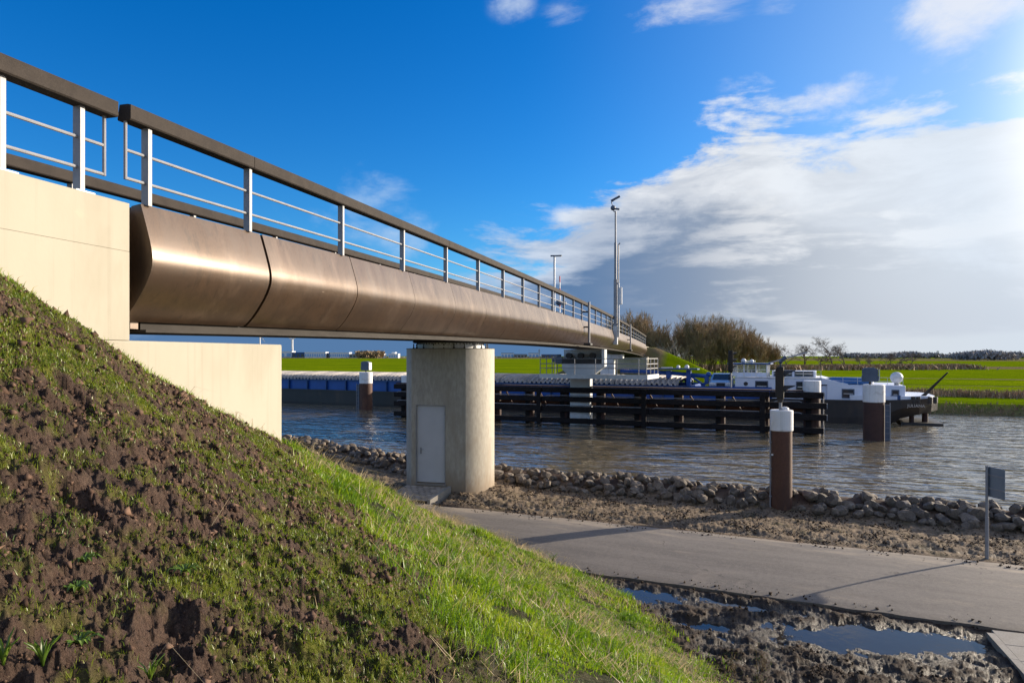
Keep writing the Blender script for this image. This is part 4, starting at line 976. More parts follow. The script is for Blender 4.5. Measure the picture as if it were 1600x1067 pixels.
# blue car crane lying along the deck
cr = MB(); cr.tube([(-15.5, BV+2.2, 3.62), (-11.5, BV+2.2, 3.5), (-8.4, BV+2.2, 3.25)], .16, 8); cr.box(-11.6, -11.2, BV+2.0, BV+2.4, 1.6, 3.7); cr.box(-9.95, -9.6, BV+2.0, BV+2.4, 1.6, 3.75); cr.box(-8.5, -8.2, BV+2.0, BV+2.4, 1.6, 3.3); cr.tube([(-9.7, BV+2.2, 3.3), (-8.8, BV+2.2, 2.7), (-8.5, BV+2.2, 2.0)], .09, 8); cr.sphere((-8.2, BV+2.2, 3.4), .22, 10, 8)
cr.build('deck_crane', M['blue'], bg)
mb = MB(); mb.box(-12.2, -9.0, BV+1.6, BV+2.8, 3.78, 3.88); mb.build('crane_platform', M['dkblue'], bg)
mb = MB(); mb.box(-11.9, -11.0, BV+1.55, BV+1.7, 3.881, 3.99); mb.sphere((-10.6, BV+2, 3.98), .16, 10, 8); mb.sphere((-9.9, BV+2, 3.99), .19, 10, 8); mb.build('flood_lamps', M['white'], bg)

# tarpaulined boat on the aft cabin roof
tb = empty('covered_dinghy', (*xy_of(1.9, BV+2.0), WATER+2.79), canal_rot, label='dinghy under a rounded blue tarpaulin on the aft cabin roof', cat='boat')
rings = []
for u, w, h in ((-1.75, .25, .18), (-1.55, .6, .36), (-1.0, .78, .46), (0, .82, .48), (1.0, .78, .45), (1.5, .62, .36), (1.72, .3, .2)):
    rings.append([(u, w*math.cos(a), .05+h*max(0, math.sin(a))) for a in [math.pi*k/10 for k in range(11)]])
mb = MB(); mb.loft(rings); mb.f = [f[::-1] for f in mb.f]; mb.build('tarpaulin', M['tarp'], tb, smooth=True)
MB().loft([[(u, y, z) for y, z in ((-w, .15), (-w*.5, 0), (w*.5, 0), (w, .15))] for u, w in ((-1.7, .2), (-1, .72), (1, .72), (1.68, .25))]).build('hull', M['ship_white'], tb)

# the car parked across the deck, nose toward the near bank
def car(x, y, z, rz, label):
    e = empty('parked_car', (x, y, z), rz, label=label, cat='car')
    L, Wd = 4.3, 1.78     # local -y is the nose
    prof = [(-2.15, .38), (-2.17, .62), (-2.02, .80), (-1.15, .93), (-.35, 1.42), (.55, 1.47), (1.35, 1.38), (1.95, .98), (2.12, .90), (2.15, .42)]
    rings = []
    for fx, ins in ((-1, .10), (-.93, .02), (-.5, 0), (.5, 0), (.93, .02), (1, .10)):
        ring = []
        for (yy, zz) in prof:
            k = 1-.17*sstep(np.array(zz), .92, 1.4); ring.append((fx*Wd/2*float(k), yy*(1-ins*.25), zz-(ins*.3 if zz > 1.3 else 0)))
        rings.append(ring)
    mb = MB(); mb.loft(rings); mb.build('body', M['carpaint'], e, smooth=True, bevel=.03)
    MB().loft([[(-.70, -1.06, .965), (.70, -1.06, .965), (.60, -.43, 1.385), (-.60, -.43, 1.385)], [(-.70, -1.09, .975), (.70, -1.09, .975), (.60, -.46, 1.40), (-.60, -.46, 1.40)]]).build('windscreen', M['glass'], e)
    for sx in (-1, 1):
        MB().loft([[(sx*(.79+d), yy, zz) for yy, zz in ((-.85, .98), (1.4, .98), (1.1, 1.30), (-.3, 1.34))] for d in (0, .05)]).build('side_window', M['glass'], e)
        MB().cbox((sx*.64, -2.13, .70), (.36, .10, .15)).build('headlight', M['white'], e, bevel=.03)
        MB().cbox((sx*.98, -.75, 1.0), (.2, .12, .13)).build('mirror', M['carpaint'], e, bevel=.03)
        for yy in (-1.35, 1.32):
            w = MB(); w.loft([[(sx*q, yy+.31*math.cos(a), .31+.31*math.sin(a)) for a in [2*math.pi*k/20 for k in range(20)]] for q in (.70, .885)]); wo = w.build('wheel', M['black'], e, smooth=True)
            w = MB(); w.loft([[(sx*q, yy+.19*math.cos(a), .31+.19*math.sin(a)) for a in [2*math.pi*k/16 for k in range(16)]] for q in (.80, .895)]); w.build('rim', M['steel'], wo)
    MB().cbox((0, -2.17, .60), (.62, .05, .28)).build('grille', M['black'], e, bevel=.02); MB().cbox((0, -2.2, .42), (.5, .03, .11)).build('number_plate', M['white'], e)
    mb = MB(); mb.cbox((0, -2.175, .755), (.70, .05, .025)); mb.cbox((-.34, -2.175, .6), (.025, .05, .3)); mb.cbox((.34, -2.175, .6), (.025, .05, .3)); mb.build('grille_trim', M['steel'], e)
    return e
MB().box(-8.6, -6.25, BV+.9, BV+5.6, 1.602, 2.02).build('car_deck', M['soffit'], bg)
cx, cy = xy_of(-7.25, BV+3.1); car(cx, cy, WATER+2.022, canal_rot+RAD(4), 'silver blue estate car parked nose forward on the barge deck')
# crew jacket hung on the crane post -> small yellow figure is too small to read; left as a hanging jacket
jx, jy = xy_of(-8.15, BV+1.9)
jk = MB(); jk.loft([[(-w, -.10, z), (w, -.10, z), (w, .10, z), (-w, .10, z)] for w, z in ((.20, 0), (.24, .35), (.26, .6), (.12, .70))]); jk.build('safety_jacket', M['yellow'], None, (jx, jy, WATER+1.95), (0, 0, canal_rot), label='yellow safety jacket hanging on the crane foot beside the car', cat='jacket')

# ================================================================== rocks along the water's edge
rb_ = empty('rock_revetment', (*xy_of(-8, 21.5), 0), canal_rot, label='low bank of loose grey brown boulders along the water edge', cat='rock bank')
def rock_mesh(seed, sub=2):
    bm = bmesh.new(); bmesh.ops.create_icosphere(bm, subdivisions=sub, radius=1.0); r = random.Random(seed)
    pl = [(Vector((r.gauss(0, 1), r.gauss(0, 1), r.gauss(0, 1))).normalized(), r.uniform(.52, .88)) for _ in range(10)]
    for v in bm.verts:
        d = v.co.normalized(); rad = 1.0
        for n, k in pl:
            c = d.dot(n)
            if c > .05: rad = min(rad, k/c)
        v.co = d*rad*(1+.025*r.uniform(-1, 1))
    sx, sy, sz = r.uniform(.8, 1.25), r.uniform(.75, 1.05), r.uniform(.6, .85)
    for v in bm.verts: v.co = Vector((v.co.x*sx, v.co.y*sy, v.co.z*sz))
    me = bpy.data.meshes.new('rock'); bm.to_mesh(me); bm.free(); me.materials.append(M['rock'])
    me.polygons.foreach_set('use_smooth', [True]*len(me.polygons)); me.set_sharp_from_angle(angle=RAD(18)); return me
RM = [rock_mesh(100+i, 2) for i in range(14)]
rocks = []
rr = random.Random(5)
u = -27.0
while u < 13:
    far = u < -12
    for row, (dv, dz) in enumerate(((-.02, .08), (.25, .24), (.55, .36), (.9, .42), (1.25, .34), (1.6, .18))):
        if rr.random() < .10 and row: continue
        uu = u+rr.uniform(-.16, .16)+(.2 if row % 2 else 0); vv = float(vrock(uu))+dv+rr.uniform(-.14, .14)
        sz = rr.uniform(.115, .24)*(1.12 if row in (1, 2) else 1)
        x, y = xy_of(uu, vv)
        if (x-XP)**2+(y-YP)**2 < (.32+sz)**2 or (x-PC[0])**2+(y-PC[1])**2 < (RP+sz)**2: continue
        rocks.append((uu, vv, sz))
    u += .31
RX, RY = xy_of(np.array([q[0] for q in rocks]), np.array([q[1] for q in rocks]))
RZ = ground(RX, RY, False)[0]
base_x, base_y = xy_of(-8, 21.5)
order = sorted(range(len(rocks)), key=lambda i: (-rocks[i][2]/math.hypot(RX[i], RY[i])) if abs(RX[i]/RY[i]) < .80 else 0)
rest = MB()
for k, i in enumerate(order):
    uu, vv, sz = rocks[i]; rot = (rr.uniform(-.5, .5), rr.uniform(-.5, .5), rr.uniform(0, 6.28)); z = RZ[i]+sz*rr.uniform(.22, .55)
    loc = (uu+8, vv-21.5, z)
    if k < 298: inst('rock', RM[rr.randrange(14)], rb_, loc, rot, sz)
    else:
        me = RM[rr.randrange(14)]; mt = Matrix.LocRotScale(Vector(loc), __import__('mathutils').Euler(rot), Vector((sz,)*3))
        rest.add([tuple(mt @ v.co) for v in me.vertices], [tuple(p.vertices) for p in me.polygons])
ro = rest.build('more_rocks', M['rock'], rb_, smooth=True, kind='stuff')

# ================================================================== bare trees
def tree_meshes(seed, h, n_stems, spread, bark, twigm, levels=4, upright=.6, trunk_r=.16, lean=0, tmin=.014, pct=100):
    r = random.Random(seed); T = MB(); C = MB()
    def grow(p, d, L, rad, lev):
        n = 3 if lev < levels-1 else (2 if lev < levels else 1); pts = [p]; q = p.copy(); dd = d.copy()
        for i in range(n):
            dd = (dd+Vector((r.gauss(0, .13), r.gauss(0, .13), r.gauss(.03, .08)))).normalized(); q = q+dd*L/n; pts.append(q.copy())
        (T if lev == 0 else C).tube(pts, [max(rad*(1-.22*i), tmin) for i in range(n+1)], 5 if lev == 0 else 3, caps=False)
        if lev >= levels: return
        kids = r.randint(4, 6) if lev < levels-1 else r.randint(4, 6)
        for k in range(kids):
            t = r.uniform(.35, 1.0) if k else 1.0; i = min(n-1, int(t*n)); b = pts[i].lerp(pts[i+1], t*n-i)
            side = Vector((r.gauss(0, 1), r.gauss(0, 1), r.gauss(0, .35))).normalized()
            nd = (dd*upright+side*spread+Vector((0, 0, .18))).normalized()
            grow(b, nd, L*r.uniform(.48, .72), rad*.52, lev+1)
    for s in range(n_stems):
        a = r.uniform(0, 6.28); k = 0 if n_stems == 1 else r.uniform(.05, .42)
        d = Vector((math.cos(a)*k+lean, math.sin(a)*k, 1)).normalized()
        p = Vector((math.cos(a)*.3*(n_stems > 1), math.sin(a)*.3*(n_stems > 1), -.3))
        grow(p, d, h*r.uniform(.40, .55), trunk_r*r.uniform(.6, 1), 0)
    zs = np.percentile([v[2] for v in C.v], pct); k = h/zs
    for q in (T, C): q.v = [(x*k, y*k, z*k) for x, y, z in q.v]
    return T.mesh('trunk', bark), C.mesh('crown', twigm)
M['bark'] = material('bark', (.15, .11, .065), (.10, .08, .05), .9, scale=3)
M['twig'] = material('brown_twigs', (.29, .20, .105), (.21, .15, .08), .9, scale=.6, c3=(.17, .16, .075), s3=.3)
M['twig2'] = material('grey_twigs', (.16, .125, .10), (.12, .095, .08), .9, scale=.6)
M['pale'] = material('pale_twigs', (.28, .25, .22), (.22, .20, .18), .9, scale=.6)
thick = [tree_meshes(30+i, 10, 8, .50, M['bark'], M['twig'], 4, .9, .10, 0, .022, 97.5) for i in range(4)]
lone = [tree_meshes(60+i, 9, 1, .95, M['bark'], M['twig2'], 4, .62, .24) for i in range(3)]
lean = tree_meshes(77, 6, 1, 1.1, M['bark'], M['twig2'], 4, .5, .2, .35)
palet = tree_meshes(88, 8, 4, .7, M['bark'], M['pale'], 3, .7, .12)
def plant_tree(px, ytop, dist, meshes, h0, label, group, wid=1.0, seed=0):
    X = (px-800)/1067*dist; zt = EYE-(ytop-556)/1067*dist; h = zt-FZ
    e = empty('bare_tree', (X, dist, FZ-.05), random.Random(seed).uniform(0, 6.28), label=label, cat='tree', group=group)
    k = h/h0; e.scale = (k*wid, k*wid, k)
    inst('trunk', meshes[0], e); inst('crown', meshes[1], e); return e
G1 = 'leafless thicket trees behind the far embankment'
top = [(962, 508), (975, 503), (988, 501), (1000, 504), (1012, 505), (1024, 510), (1036, 521), (1046, 538), (1070, 518), (1078, 508), (1088, 505), (1098, 508), (1108, 509), (1118, 508), (1128, 509), (1138, 513), (1148, 514), (1158, 518), (1168, 523), (1178, 527), (1188, 532), (1198, 538), (1208, 545), (1093, 530), (1112, 530), (1132, 533), (1155, 538)]
for i, (px, yt) in enumerate(top):
    left = px < 1050
    lab = 'brown leafless multi stemmed tree in the thicket just right of the bridge end' if left else 'brown leafless multi stemmed tree in the wide thicket behind the car and cabins'
    ends = {962: 'brown leafless tree farthest left, seen through the far bridge railing', 1046: 'low brown leafless tree sloping down to the pale grey tree', 1070: 'brown leafless tree at the left end of the wide thicket', 1208: 'lowest brown leafless tree at the right end of the wide thicket', 1198: 'brown leafless tree next to the lowest one at the thicket right end'}
    if px in ends:
        plant_tree(px, yt-1, 150+(i*37 % 23), thick[i % 4], 10, ends[px], G1 if left else 'leafless thicket trees behind the barge cabins', .72, i); continue
    plant_tree(px, yt-1, 150+(i*37 % 23), thick[i % 4], 10, lab, G1 if left else 'leafless thicket trees behind the barge cabins', .72, i)
plant_tree(1052, 524, 140, palet, 8, 'pale grey leafless tree in the gap between the two brown thickets', None)
for i, (px, yt, lab) in enumerate(((1231, 536, 'bare round headed tree just right of the brown thicket'), (1258, 535, 'bare wide tree second from the brown thicket'), (1283, 541, 'small bare tree beside the tallest lone tree'), (1302, 524, 'tallest bare tree of the row in the open field'), (1320, 536, 'bare tree touching the right side of the tallest tree'))):
    plant_tree(px, yt, 205+7*i, lone[i % 3], 9, lab, 'bare trees in a row on the far meadow', 1.1, 50+i)
for i, (px, yt) in enumerate(((1345, 556), (1360, 553), (1383, 548), (1391, 550), (1405, 558))):
    plant_tree(px, yt, 262, lone[(i+1) % 3], 9, ('lowest wispy bare sapling nearest the tallest tree', 'thin bare sapling second from the tallest tree', 'thin bare tree tallest of the small ones beside the leaning tree', 'thin bare tree touching the tallest of the small ones', 'low bare sapling right beside the leaning tree')[i], 'small bare trees by the brown field edge', 1.0, 70+i)
plant_tree(1420, 549, 262, lean, 6, 'lone wind bent tree with a flat crown on the brown field edge', None, 1.3, 9).rotation_euler = (0, 0, .2)

# reeds and brambles as masses
def blade_mass(name, pts, h, w, mat, n_per=1, lean_=.3, seed=0, label=None):
    g = np.random.default_rng(seed); P = np.repeat(np.asarray(pts, float), n_per, 0); n = len(P)
    a = g.uniform(0, 2*np.pi, n); hh = h*g.uniform(.45, 1.15, n); ww = w*g.uniform(.6, 1.3, n)
    dx, dy = np.cos(a)*ww/2, np.sin(a)*ww/2; lx, ly = g.normal(0, lean_, n)*hh, g.normal(0, lean_, n)*hh
    v = np.zeros((n, 3, 3)); v[:, 0] = P+np.stack([-dx, -dy, 0*a], 1); v[:, 1] = P+np.stack([dx, dy, 0*a], 1); v[:, 2] = P+np.stack([lx, ly, hh], 1)
    me = bpy.data.meshes.new(name); me.vertices.add(3*n); me.vertices.foreach_set('co', v.reshape(-1).astype(np.float32))
    me.loops.add(3*n); me.polygons.add(n); me.loops.foreach_set('vertex_index', np.arange(3*n, dtype=np.int32)); me.polygons.foreach_set('loop_start', np.arange(0, 3*n, 3, dtype=np.int32)); me.update(calc_edges=True)
    me.materials.append(mat); o = inst(name, me); return tag(o, label, kind='stuff')
M['reed'] = material('dry_reeds', (.33, .22, .13), (.22, .15, .09), .9, scale=.5, c3=(.16, .15, .05), s3=.25, island=.4)
M['farwood'] = material('distant_wood_hazed', (.30, .28, .27), (.25, .235, .23), .95, scale=.05, island=.35)  # pale grey base colour stands in for distance haze over the woods
g = np.random.default_rng(3)
n = 26000; uu = g.uniform(-12, 130, n); vv = 86+g.normal(0, 1.3, n)+1.0*np.sin(uu*.25); X, Y = xy_of(uu, vv)
blade_mass('reed_bed', np.stack([X, Y, 0*X+FZ], 1), .85, .14, M['reed'], 1, .25, 4, 'brown dry reeds along the ditch behind the far bank')
n = 9000; uu = g.uniform(-75, 130, n); vv = 67.9+g.normal(0, .45, n); X, Y = xy_of(uu, vv)
blade_mass('bank_sedge', np.stack([X, Y, far_height(X, Y)[0]-.05], 1), .32, .12, M['reed'], 1, .4, 5, 'dark dry sedge at the far water edge')
n = 30000; X = g.uniform(40, 150, n); Y = 212+g.normal(0, 5, n)+.25*(X-90); kk = g.uniform(0, 1, n) < np.clip(.45+1.1*fbm(X, Y*0, .09, 3, 611), .08, 1); X, Y = X[kk], Y[kk]; n = len(X)
blade_mass('bramble_bank', np.stack([X, Y, 0*X+FZ], 1), 1.7, .8, M['reed'], 1, .5, 6, 'brown bramble bank below the bare trees')
# far wood line: irregular clumps of leaf-sized faces
def wood(name, x0, x1, dist, hfun, n, seed, label, w=3.0, mat=None):
    g = np.random.default_rng(seed); px = g.uniform(x0, x1, n); X = (px-800)/1067*dist; H = hfun(px)*(g.uniform(0, 1, n)**.6)
    Y = dist+g.normal(0, 12, n); P = np.stack([X, Y, FZ+H*.92], 1)
    return blade_mass(name, P, w, w*.9, mat or M['farwood'], 1, .6, seed+1, label)
def hf(lo, hi, f, sd, dist): return lambda px: (lo+(hi-lo)*np.clip(.5+.9*fbm(px*f, px*0, 1, 3, sd), 0, 1))*dist/1067
wood('distant_woods', 1320, 1800, 1150, hf(2, 9, .03, 7, 1150), 9000, 21, 'grey line of distant woods along the right horizon', 4.5)
wood('horizon_trees', 1500, 1570, 700, lambda px: (6+8*np.clip(1-((px-1535)/33)**2, 0, 1)*(.8+.4*np.abs(fbm(px*.09, px*0, 1, 2, 3))))*700/1067, 3500, 23, 'darker clump of distant trees on the right horizon', 2.6)
wood('industrial_shrubs', 380, 960, 1500, hf(.1, 1.2, .04, 9, 1500), 4000, 25, 'dark shrubs below the distant industrial buildings', 2.2)
wood('brown_copse', 559, 598, 1200, lambda px: np.where((px < 576) | (px > 580), 11., 3.)*1200/1067*(.9+.1*np.sin(px)), 2500, 27, 'two brown bare copses beside the distant buildings', 3.6, M['twig'])
for i in range(0): pass

# ------------------------------------------------------------------ distant buildings, turbines, pylon
def building(px0, px1, ytop, dist, mat, label, bands=0, roofm=None, ybot=557.5, name='industrial_hall', cat='building', deep=25):
    X0, X1 = (px0-800)/1067*dist, (px1-800)/1067*dist; zt = EYE-(ytop-556)/1067*dist
    e = empty(name, ((X0+X1)/2, dist, -1.5), 0, label=label, cat=cat); w = (X1-X0)/2; h = zt+1.5
    MB().box(-w, w, 0, deep, 0, h*.9).build('wall', mat, e); MB().box(-w-.3, w+.3, -.3, deep+.3, h*.9+.01, h).build('roof', roofm or M['white'], e)
    for k in range(bands):
        xa = -w+2*w*(k+.18)/bands; xb = -w+2*w*(k+.82)/bands
        MB().box(xa, xb, -.12, -.01, h*.30, h*.72).build('window', M['glass'] if mat is not M['white'] else M['lightblue'], e)
    return e
M['lightblue'] = material('pale_blue_panel', (.22, .40, .62), (.2, .37, .58), .5)
M['farblue'] = material('dark_blue_wall', (.02, .07, .20), (.02, .06, .18), .5)
M['fargrey'] = material('grey_roof', (.25, .27, .30), (.2, .22, .25), .7)
building(395, 456, 548.6, 1500, M['white'], 'long low white hall farthest left under the bridge', 6, M['white'])
building(456, 475.5, 550.3, 1490, M['farblue'], 'dark blue hall right of the wind turbine', 3, M['farblue'])
building(475.8, 508.5, 549.8, 1480, M['white'], 'left white hall with a row of pale blue panels', 9, M['white'])
building(508.8, 515, 551.2, 1490, M['farblue'], 'short dark blue link between two white halls', 1, M['farblue'])
building(515.3, 545.5, 550.3, 1480, M['white'], 'right white hall with a row of pale blue panels', 9, M['white'])
building(546, 566, 552.6, 1470, M['fargrey'], 'low grey shed right of the white halls', 4, M['fargrey'])
building(581, 594, 549.4, 1500, M['white'], 'white house with grey roof beside the brown copse', 3, M['fargrey'], name='farm_house')
building(588, 600, 552.3, 1450, M['white'], 'bright low white shed below the white house', 2)
building(607, 622, 552.5, 1450, M['white'], 'white block building left of the round pillar', 4)
building(612, 617, 550.2, 1470, M['white'], 'small white tower block on the left of the pillar', 1)
building(783, 803, 551.3, 1500, M['white'], 'white block just right of the round pillar', 4, M['fargrey'])
building(803, 824, 553, 1490, M['fargrey'], 'grey hall second right of the round pillar', 4, M['fargrey'])
building(826, 842, 551.4, 1500, M['white'], 'pale hall third right of the round pillar', 3, M['fargrey'])
building(846, 872, 553.4, 1490, M['farblue'], 'low blue hall left of the canal pier motor', 4, M['fargrey'])
def turbine(px, yhub, dist, rot, label, R_):
    X = (px-800)/1067*dist; zh = EYE-(yhub-556)/1067*dist
    e = empty('wind_turbine', (X, dist, 0), 0, label=label, cat='wind turbine', group='distant wind turbines')
    MB().cyl(0, 0, -2, zh-.5, 2.1, 14, 1.5).build('tower', M['white'], e, smooth=True)
    MB().cbox((0, 0, zh), (3, 6, 3)).build('nacelle', M['white'], e, bevel=.5)
    for k in range(3):
        a = rot+2*math.pi*k/3; c, s_ = math.sin(a), math.cos(a)
        rings = [[(c*r+s_*w, -3.6+t, zh+s_*r-c*w), (c*r-s_*w, -3.6+t, zh+s_*r+c*w), (c*r-s_*w, -3.6-t, zh+s_*r+c*w), (c*r+s_*w, -3.6-t, zh+s_*r-c*w)] for r, w, t in ((0, 1.4, .5), (R_*.2, 2.0, .3), (R_, .6, .1))]
        MB().loft(rings).build('blade', M['white'], e)
turbine(457, 530.0, 1600, RAD(62), 'nearer looking wind turbine rising above the white halls', 24)
turbine(406, 524, 1900, RAD(20), 'wind turbine partly hidden behind the abutment shelf', 24)
def pylon(px, ytop, dist, label, w=5):
    X = (px-800)/1067*dist; zt = EYE-(ytop-556)/1067*dist; e = empty('lattice_pylon', (X, dist, 0), .3, label=label, cat='pylon')
    mb = MB()
    for sx in (-1, 1):
        for sy in (-1, 1): mb.tube([(sx*w/2, sy*w/2, -1), (sx*.8, sy*.8, zt)], .35, 4)
    for k in range(7):
        z0, z1 = zt*k/7, zt*(k+1)/7; a0_, a1_ = w/2+(.8-w/2)*k/7, w/2+(.8-w/2)*(k+1)/7
        mb.tube([(-a0_, -a0_, z0), (a1_, -a1_, z1)], .25, 3); mb.tube([(a0_, -a0_, z0), (-a1_, -a1_, z1)], .25, 3)
    mb.build('lattice', M['fargrey'], e)
    mb = MB()
    for z in (.72, .84, .95): mb.tube([(-w*1.1, 0, zt*z), (w*1.1, 0, zt*z)], .35, 4)
    mb.build('cross_arm', M['fargrey'], e)
pylon(1465.5, 548, 1900, 'grey lattice pylon on the right horizon')
pylon(842.5, 545.5, 2200, 'thin lattice pylon behind the halls right of the pillar', 4)

# ================================================================== grass, moss and straw on the slope
def leaf_material(name, stops):
    m = bpy.data.materials.new(name); m.use_nodes = True; N = NT(m.node_tree); out = N.n['Material Output']; N.n.remove(N.n['Principled BSDF'])
    a = N.new('ShaderNodeAttribute'); a.attribute_name = 'tone'
    r = N.new('ShaderNodeValToRGB'); N.l.new(a.outputs['Fac'], r.inputs[0]); el = r.color_ramp.elements
    el[0].position, el[0].color = stops[0][0], (*stops[0][1], 1); el[1].position, el[1].color = stops[-1][0], (*stops[-1][1], 1)
    for p, c in stops[1:-1]: e = el.new(p); e.color = (*c, 1)
    d = N.new('ShaderNodeBsdfDiffuse'); t = N.new('ShaderNodeBsdfTranslucent'); gl = N.new('ShaderNodeBsdfGlossy'); gl.inputs['Roughness'].default_value = .45
    for q in (d, t): N.l.new(r.outputs[0], q.inputs['Color'])
    mx = N.new('ShaderNodeMixShader'); mx.inputs[0].default_value = .45; N.l.new(d.outputs[0], mx.inputs[1]); N.l.new(t.outputs[0], mx.inputs[2])
    m2 = N.new('ShaderNodeMixShader'); m2.inputs[0].default_value = .05; N.l.new(mx.outputs[0], m2.inputs[1]); N.l.new(gl.outputs[0], m2.inputs[2]); N.l.new(m2.outputs[0], out.inputs[0])
    return m
def blades(name, P, hgt, wid, bend, dirs, tone, mat, label):
    """each blade: a quad and a tip, bent over along dirs"""
    n = len(P); a = rng.uniform(0, 2*np.pi, n); sx, sy = np.cos(a)*wid/2, np.sin(a)*wid/2
    up1 = P+np.stack([dirs[:, 0]*bend*.3*hgt, dirs[:, 1]*bend*.3*hgt, hgt*.55], 1)
    tip = P+np.stack([dirs[:, 0]*bend*hgt, dirs[:, 1]*bend*hgt, hgt*np.clip(1-.45*bend, .1, 1)], 1)
    side = np.stack([sx, sy, 0*sx], 1)
    v = np.stack([P-side, P+side, up1+side*.75, up1-side*.75, tip], 1).reshape(-1, 3)
    b = np.arange(n)*5
    quad = np.stack([b, b+1, b+2, b+3], 1); tri = np.stack([b+3, b+2, b+4], 1)
    loops = np.concatenate([quad.reshape(-1), tri.reshape(-1)]).astype(np.int32)
    starts = np.concatenate([np.arange(n)*4, 4*n+np.arange(n)*3]).astype(np.int32)
    me = bpy.data.meshes.new(name); me.vertices.add(5*n); me.vertices.foreach_set('co', v.reshape(-1).astype(np.float32))
    me.loops.add(len(loops)); me.polygons.add(2*n); me.loops.foreach_set('vertex_index', loops); me.polygons.foreach_set('loop_start', starts)
    me.materials.append(mat); me.update(calc_edges=True)
    at = me.attributes.new('tone', 'FLOAT', 'POINT'); at.data.foreach_set('value', np.repeat(tone, 5).astype(np.float32))
    return tag(inst(name, me), label, kind='stuff')
GM = leaf_material('meadow_grass', [(0, (.06, .14, .004)), (.35, (.155, .28, .005)), (.7, (.33, .42, .012)), (.85, (.36, .36, .05)), (1, (.50, .40, .19))])
MM = leaf_material('young_grass', [(0, (.06, .12, .006)), (.5, (.16, .215, .012)), (1, (.27, .29, .028))])
ST = leaf_material('straw', [(0, (.45, .33, .17)), (1, (.62, .50, .30))])
def sample(n, x0, x1, y0, y1, prob):
    X = rng.uniform(x0, x1, n); Y = rng.uniform(y0, y1, n); f = ground(X, Y); p = prob(X, Y, f); k = rng.uniform(0, 1, n) < p
    return X[k], Y[k], [q[k] if hasattr(q, '__len__') else q for q in f]
ang0 = math.atan2(-.4, .9)
def rdirs(n, bias=.5):
    a = rng.uniform(0, 2*np.pi, n); d = np.stack([np.cos(a), np.sin(a)], 1)+bias*np.array([.75, .35]); return d/np.linalg.norm(d, axis=1, keepdims=True)
# lush band
def plush(X, Y, f):
    r = np.hypot(X, Y); c = np.clip(.55+1.3*fbm(X, Y, 2.1, 3, 501), .03, 1)
    return f[2]*c*np.clip(9/(r+1), .35, 1)*(np.abs(X/Y) < .95)
X, Y, f = sample(900000, -5, 4.2, 2.0, 20, plush); n = len(X)
clump = np.clip(.5+.8*fbm(X, Y, 1.1, 3, 511), 0, 1); r = np.hypot(X, Y)
hgt = (.04+.135*clump**1.5)*rng.uniform(.6, 1.35, n)
tone = np.clip(.42+.28*fbm(X, Y, .9, 3, 521)+rng.normal(0, .16, n)+(rng.uniform(0, 1, n) < .035)*.5, 0, 1)
blades('lush_grass', np.stack([X, Y, f[0]-.005], 1), hgt, np.clip(.0011*r+.002, .004, .014), rng.uniform(.2, 1.0, n), rdirs(n), tone, GM, 'bright green grass along the foot of the brown slope')
nl = n
# short moss and seedlings between the clods
def pmoss(X, Y, f):
    r = np.hypot(X, Y); return np.clip(f[8]*1.0-.05, 0, 1)*np.clip(6/(r+1), .3, 1)*(np.abs(X/Y) < .95)*(f[1] > .5)
X, Y, f = sample(1300000, -6, 2.5, 1.2, 13, pmoss); n = len(X); r = np.hypot(X, Y)
tone = np.clip(.5+.3*fbm(X, Y, 1.3, 3, 531)+rng.normal(0, .2, n), 0, 1)
blades('young_grass', np.stack([X, Y, f[0]-.004], 1), rng.uniform(.012, .046, n), np.clip(.0009*r+.0005, .0015, .008), rng.uniform(.2, 1.1, n), rdirs(n, .2), tone, MM, 'short thin young grass sprouting between the clods of soil')
# grass along the wall foot
s_ = rng.uniform(4.6, 11.2, 5000); o_ = np.abs(rng.normal(0, .16, 5000))+.05; X = O[0]+s_*D[0]+o_*R[0]; Y = O[1]+s_*D[1]+o_*R[1]; keep = rng.uniform(0, 1, 5000) < np.clip(.5+1.2*fbm(X, Y, 1.2, 2, 541), .1, 1)
X, Y = X[keep], Y[keep]; n = len(X); Z = ground(X, Y)[0]
blades('wall_foot_grass', np.stack([X, Y, Z-.005], 1), rng.uniform(.03, .12, n), np.full(n, .007), rng.uniform(.2, 1, n), rdirs(n, .4), np.clip(rng.normal(.45, .2, n), 0, 1), GM, 'grass tufts along the foot of the concrete abutment')
# dead straw lying in the grass band
def pstraw(X, Y, f): return f[2]*np.clip(3.2*fbm(X, Y, 1.3, 3, 551)-.35, 0, 1)*(np.abs(X/Y) < .95)+.010*f[5]
X, Y, f = sample(34000, -5, 4.2, 2.2, 16, pstraw); n = len(X); r = np.hypot(X, Y)
blades('straw', np.stack([X, Y, f[0]+.02+.04*f[2]], 1), rng.uniform(.08, .30, n), np.clip(.0009*r+.001, .003, .008), rng.uniform(1.3, 2.1, n), rdirs(n, .6), rng.uniform(0, 1, n), ST, 'pale dead straw lying across the grass')
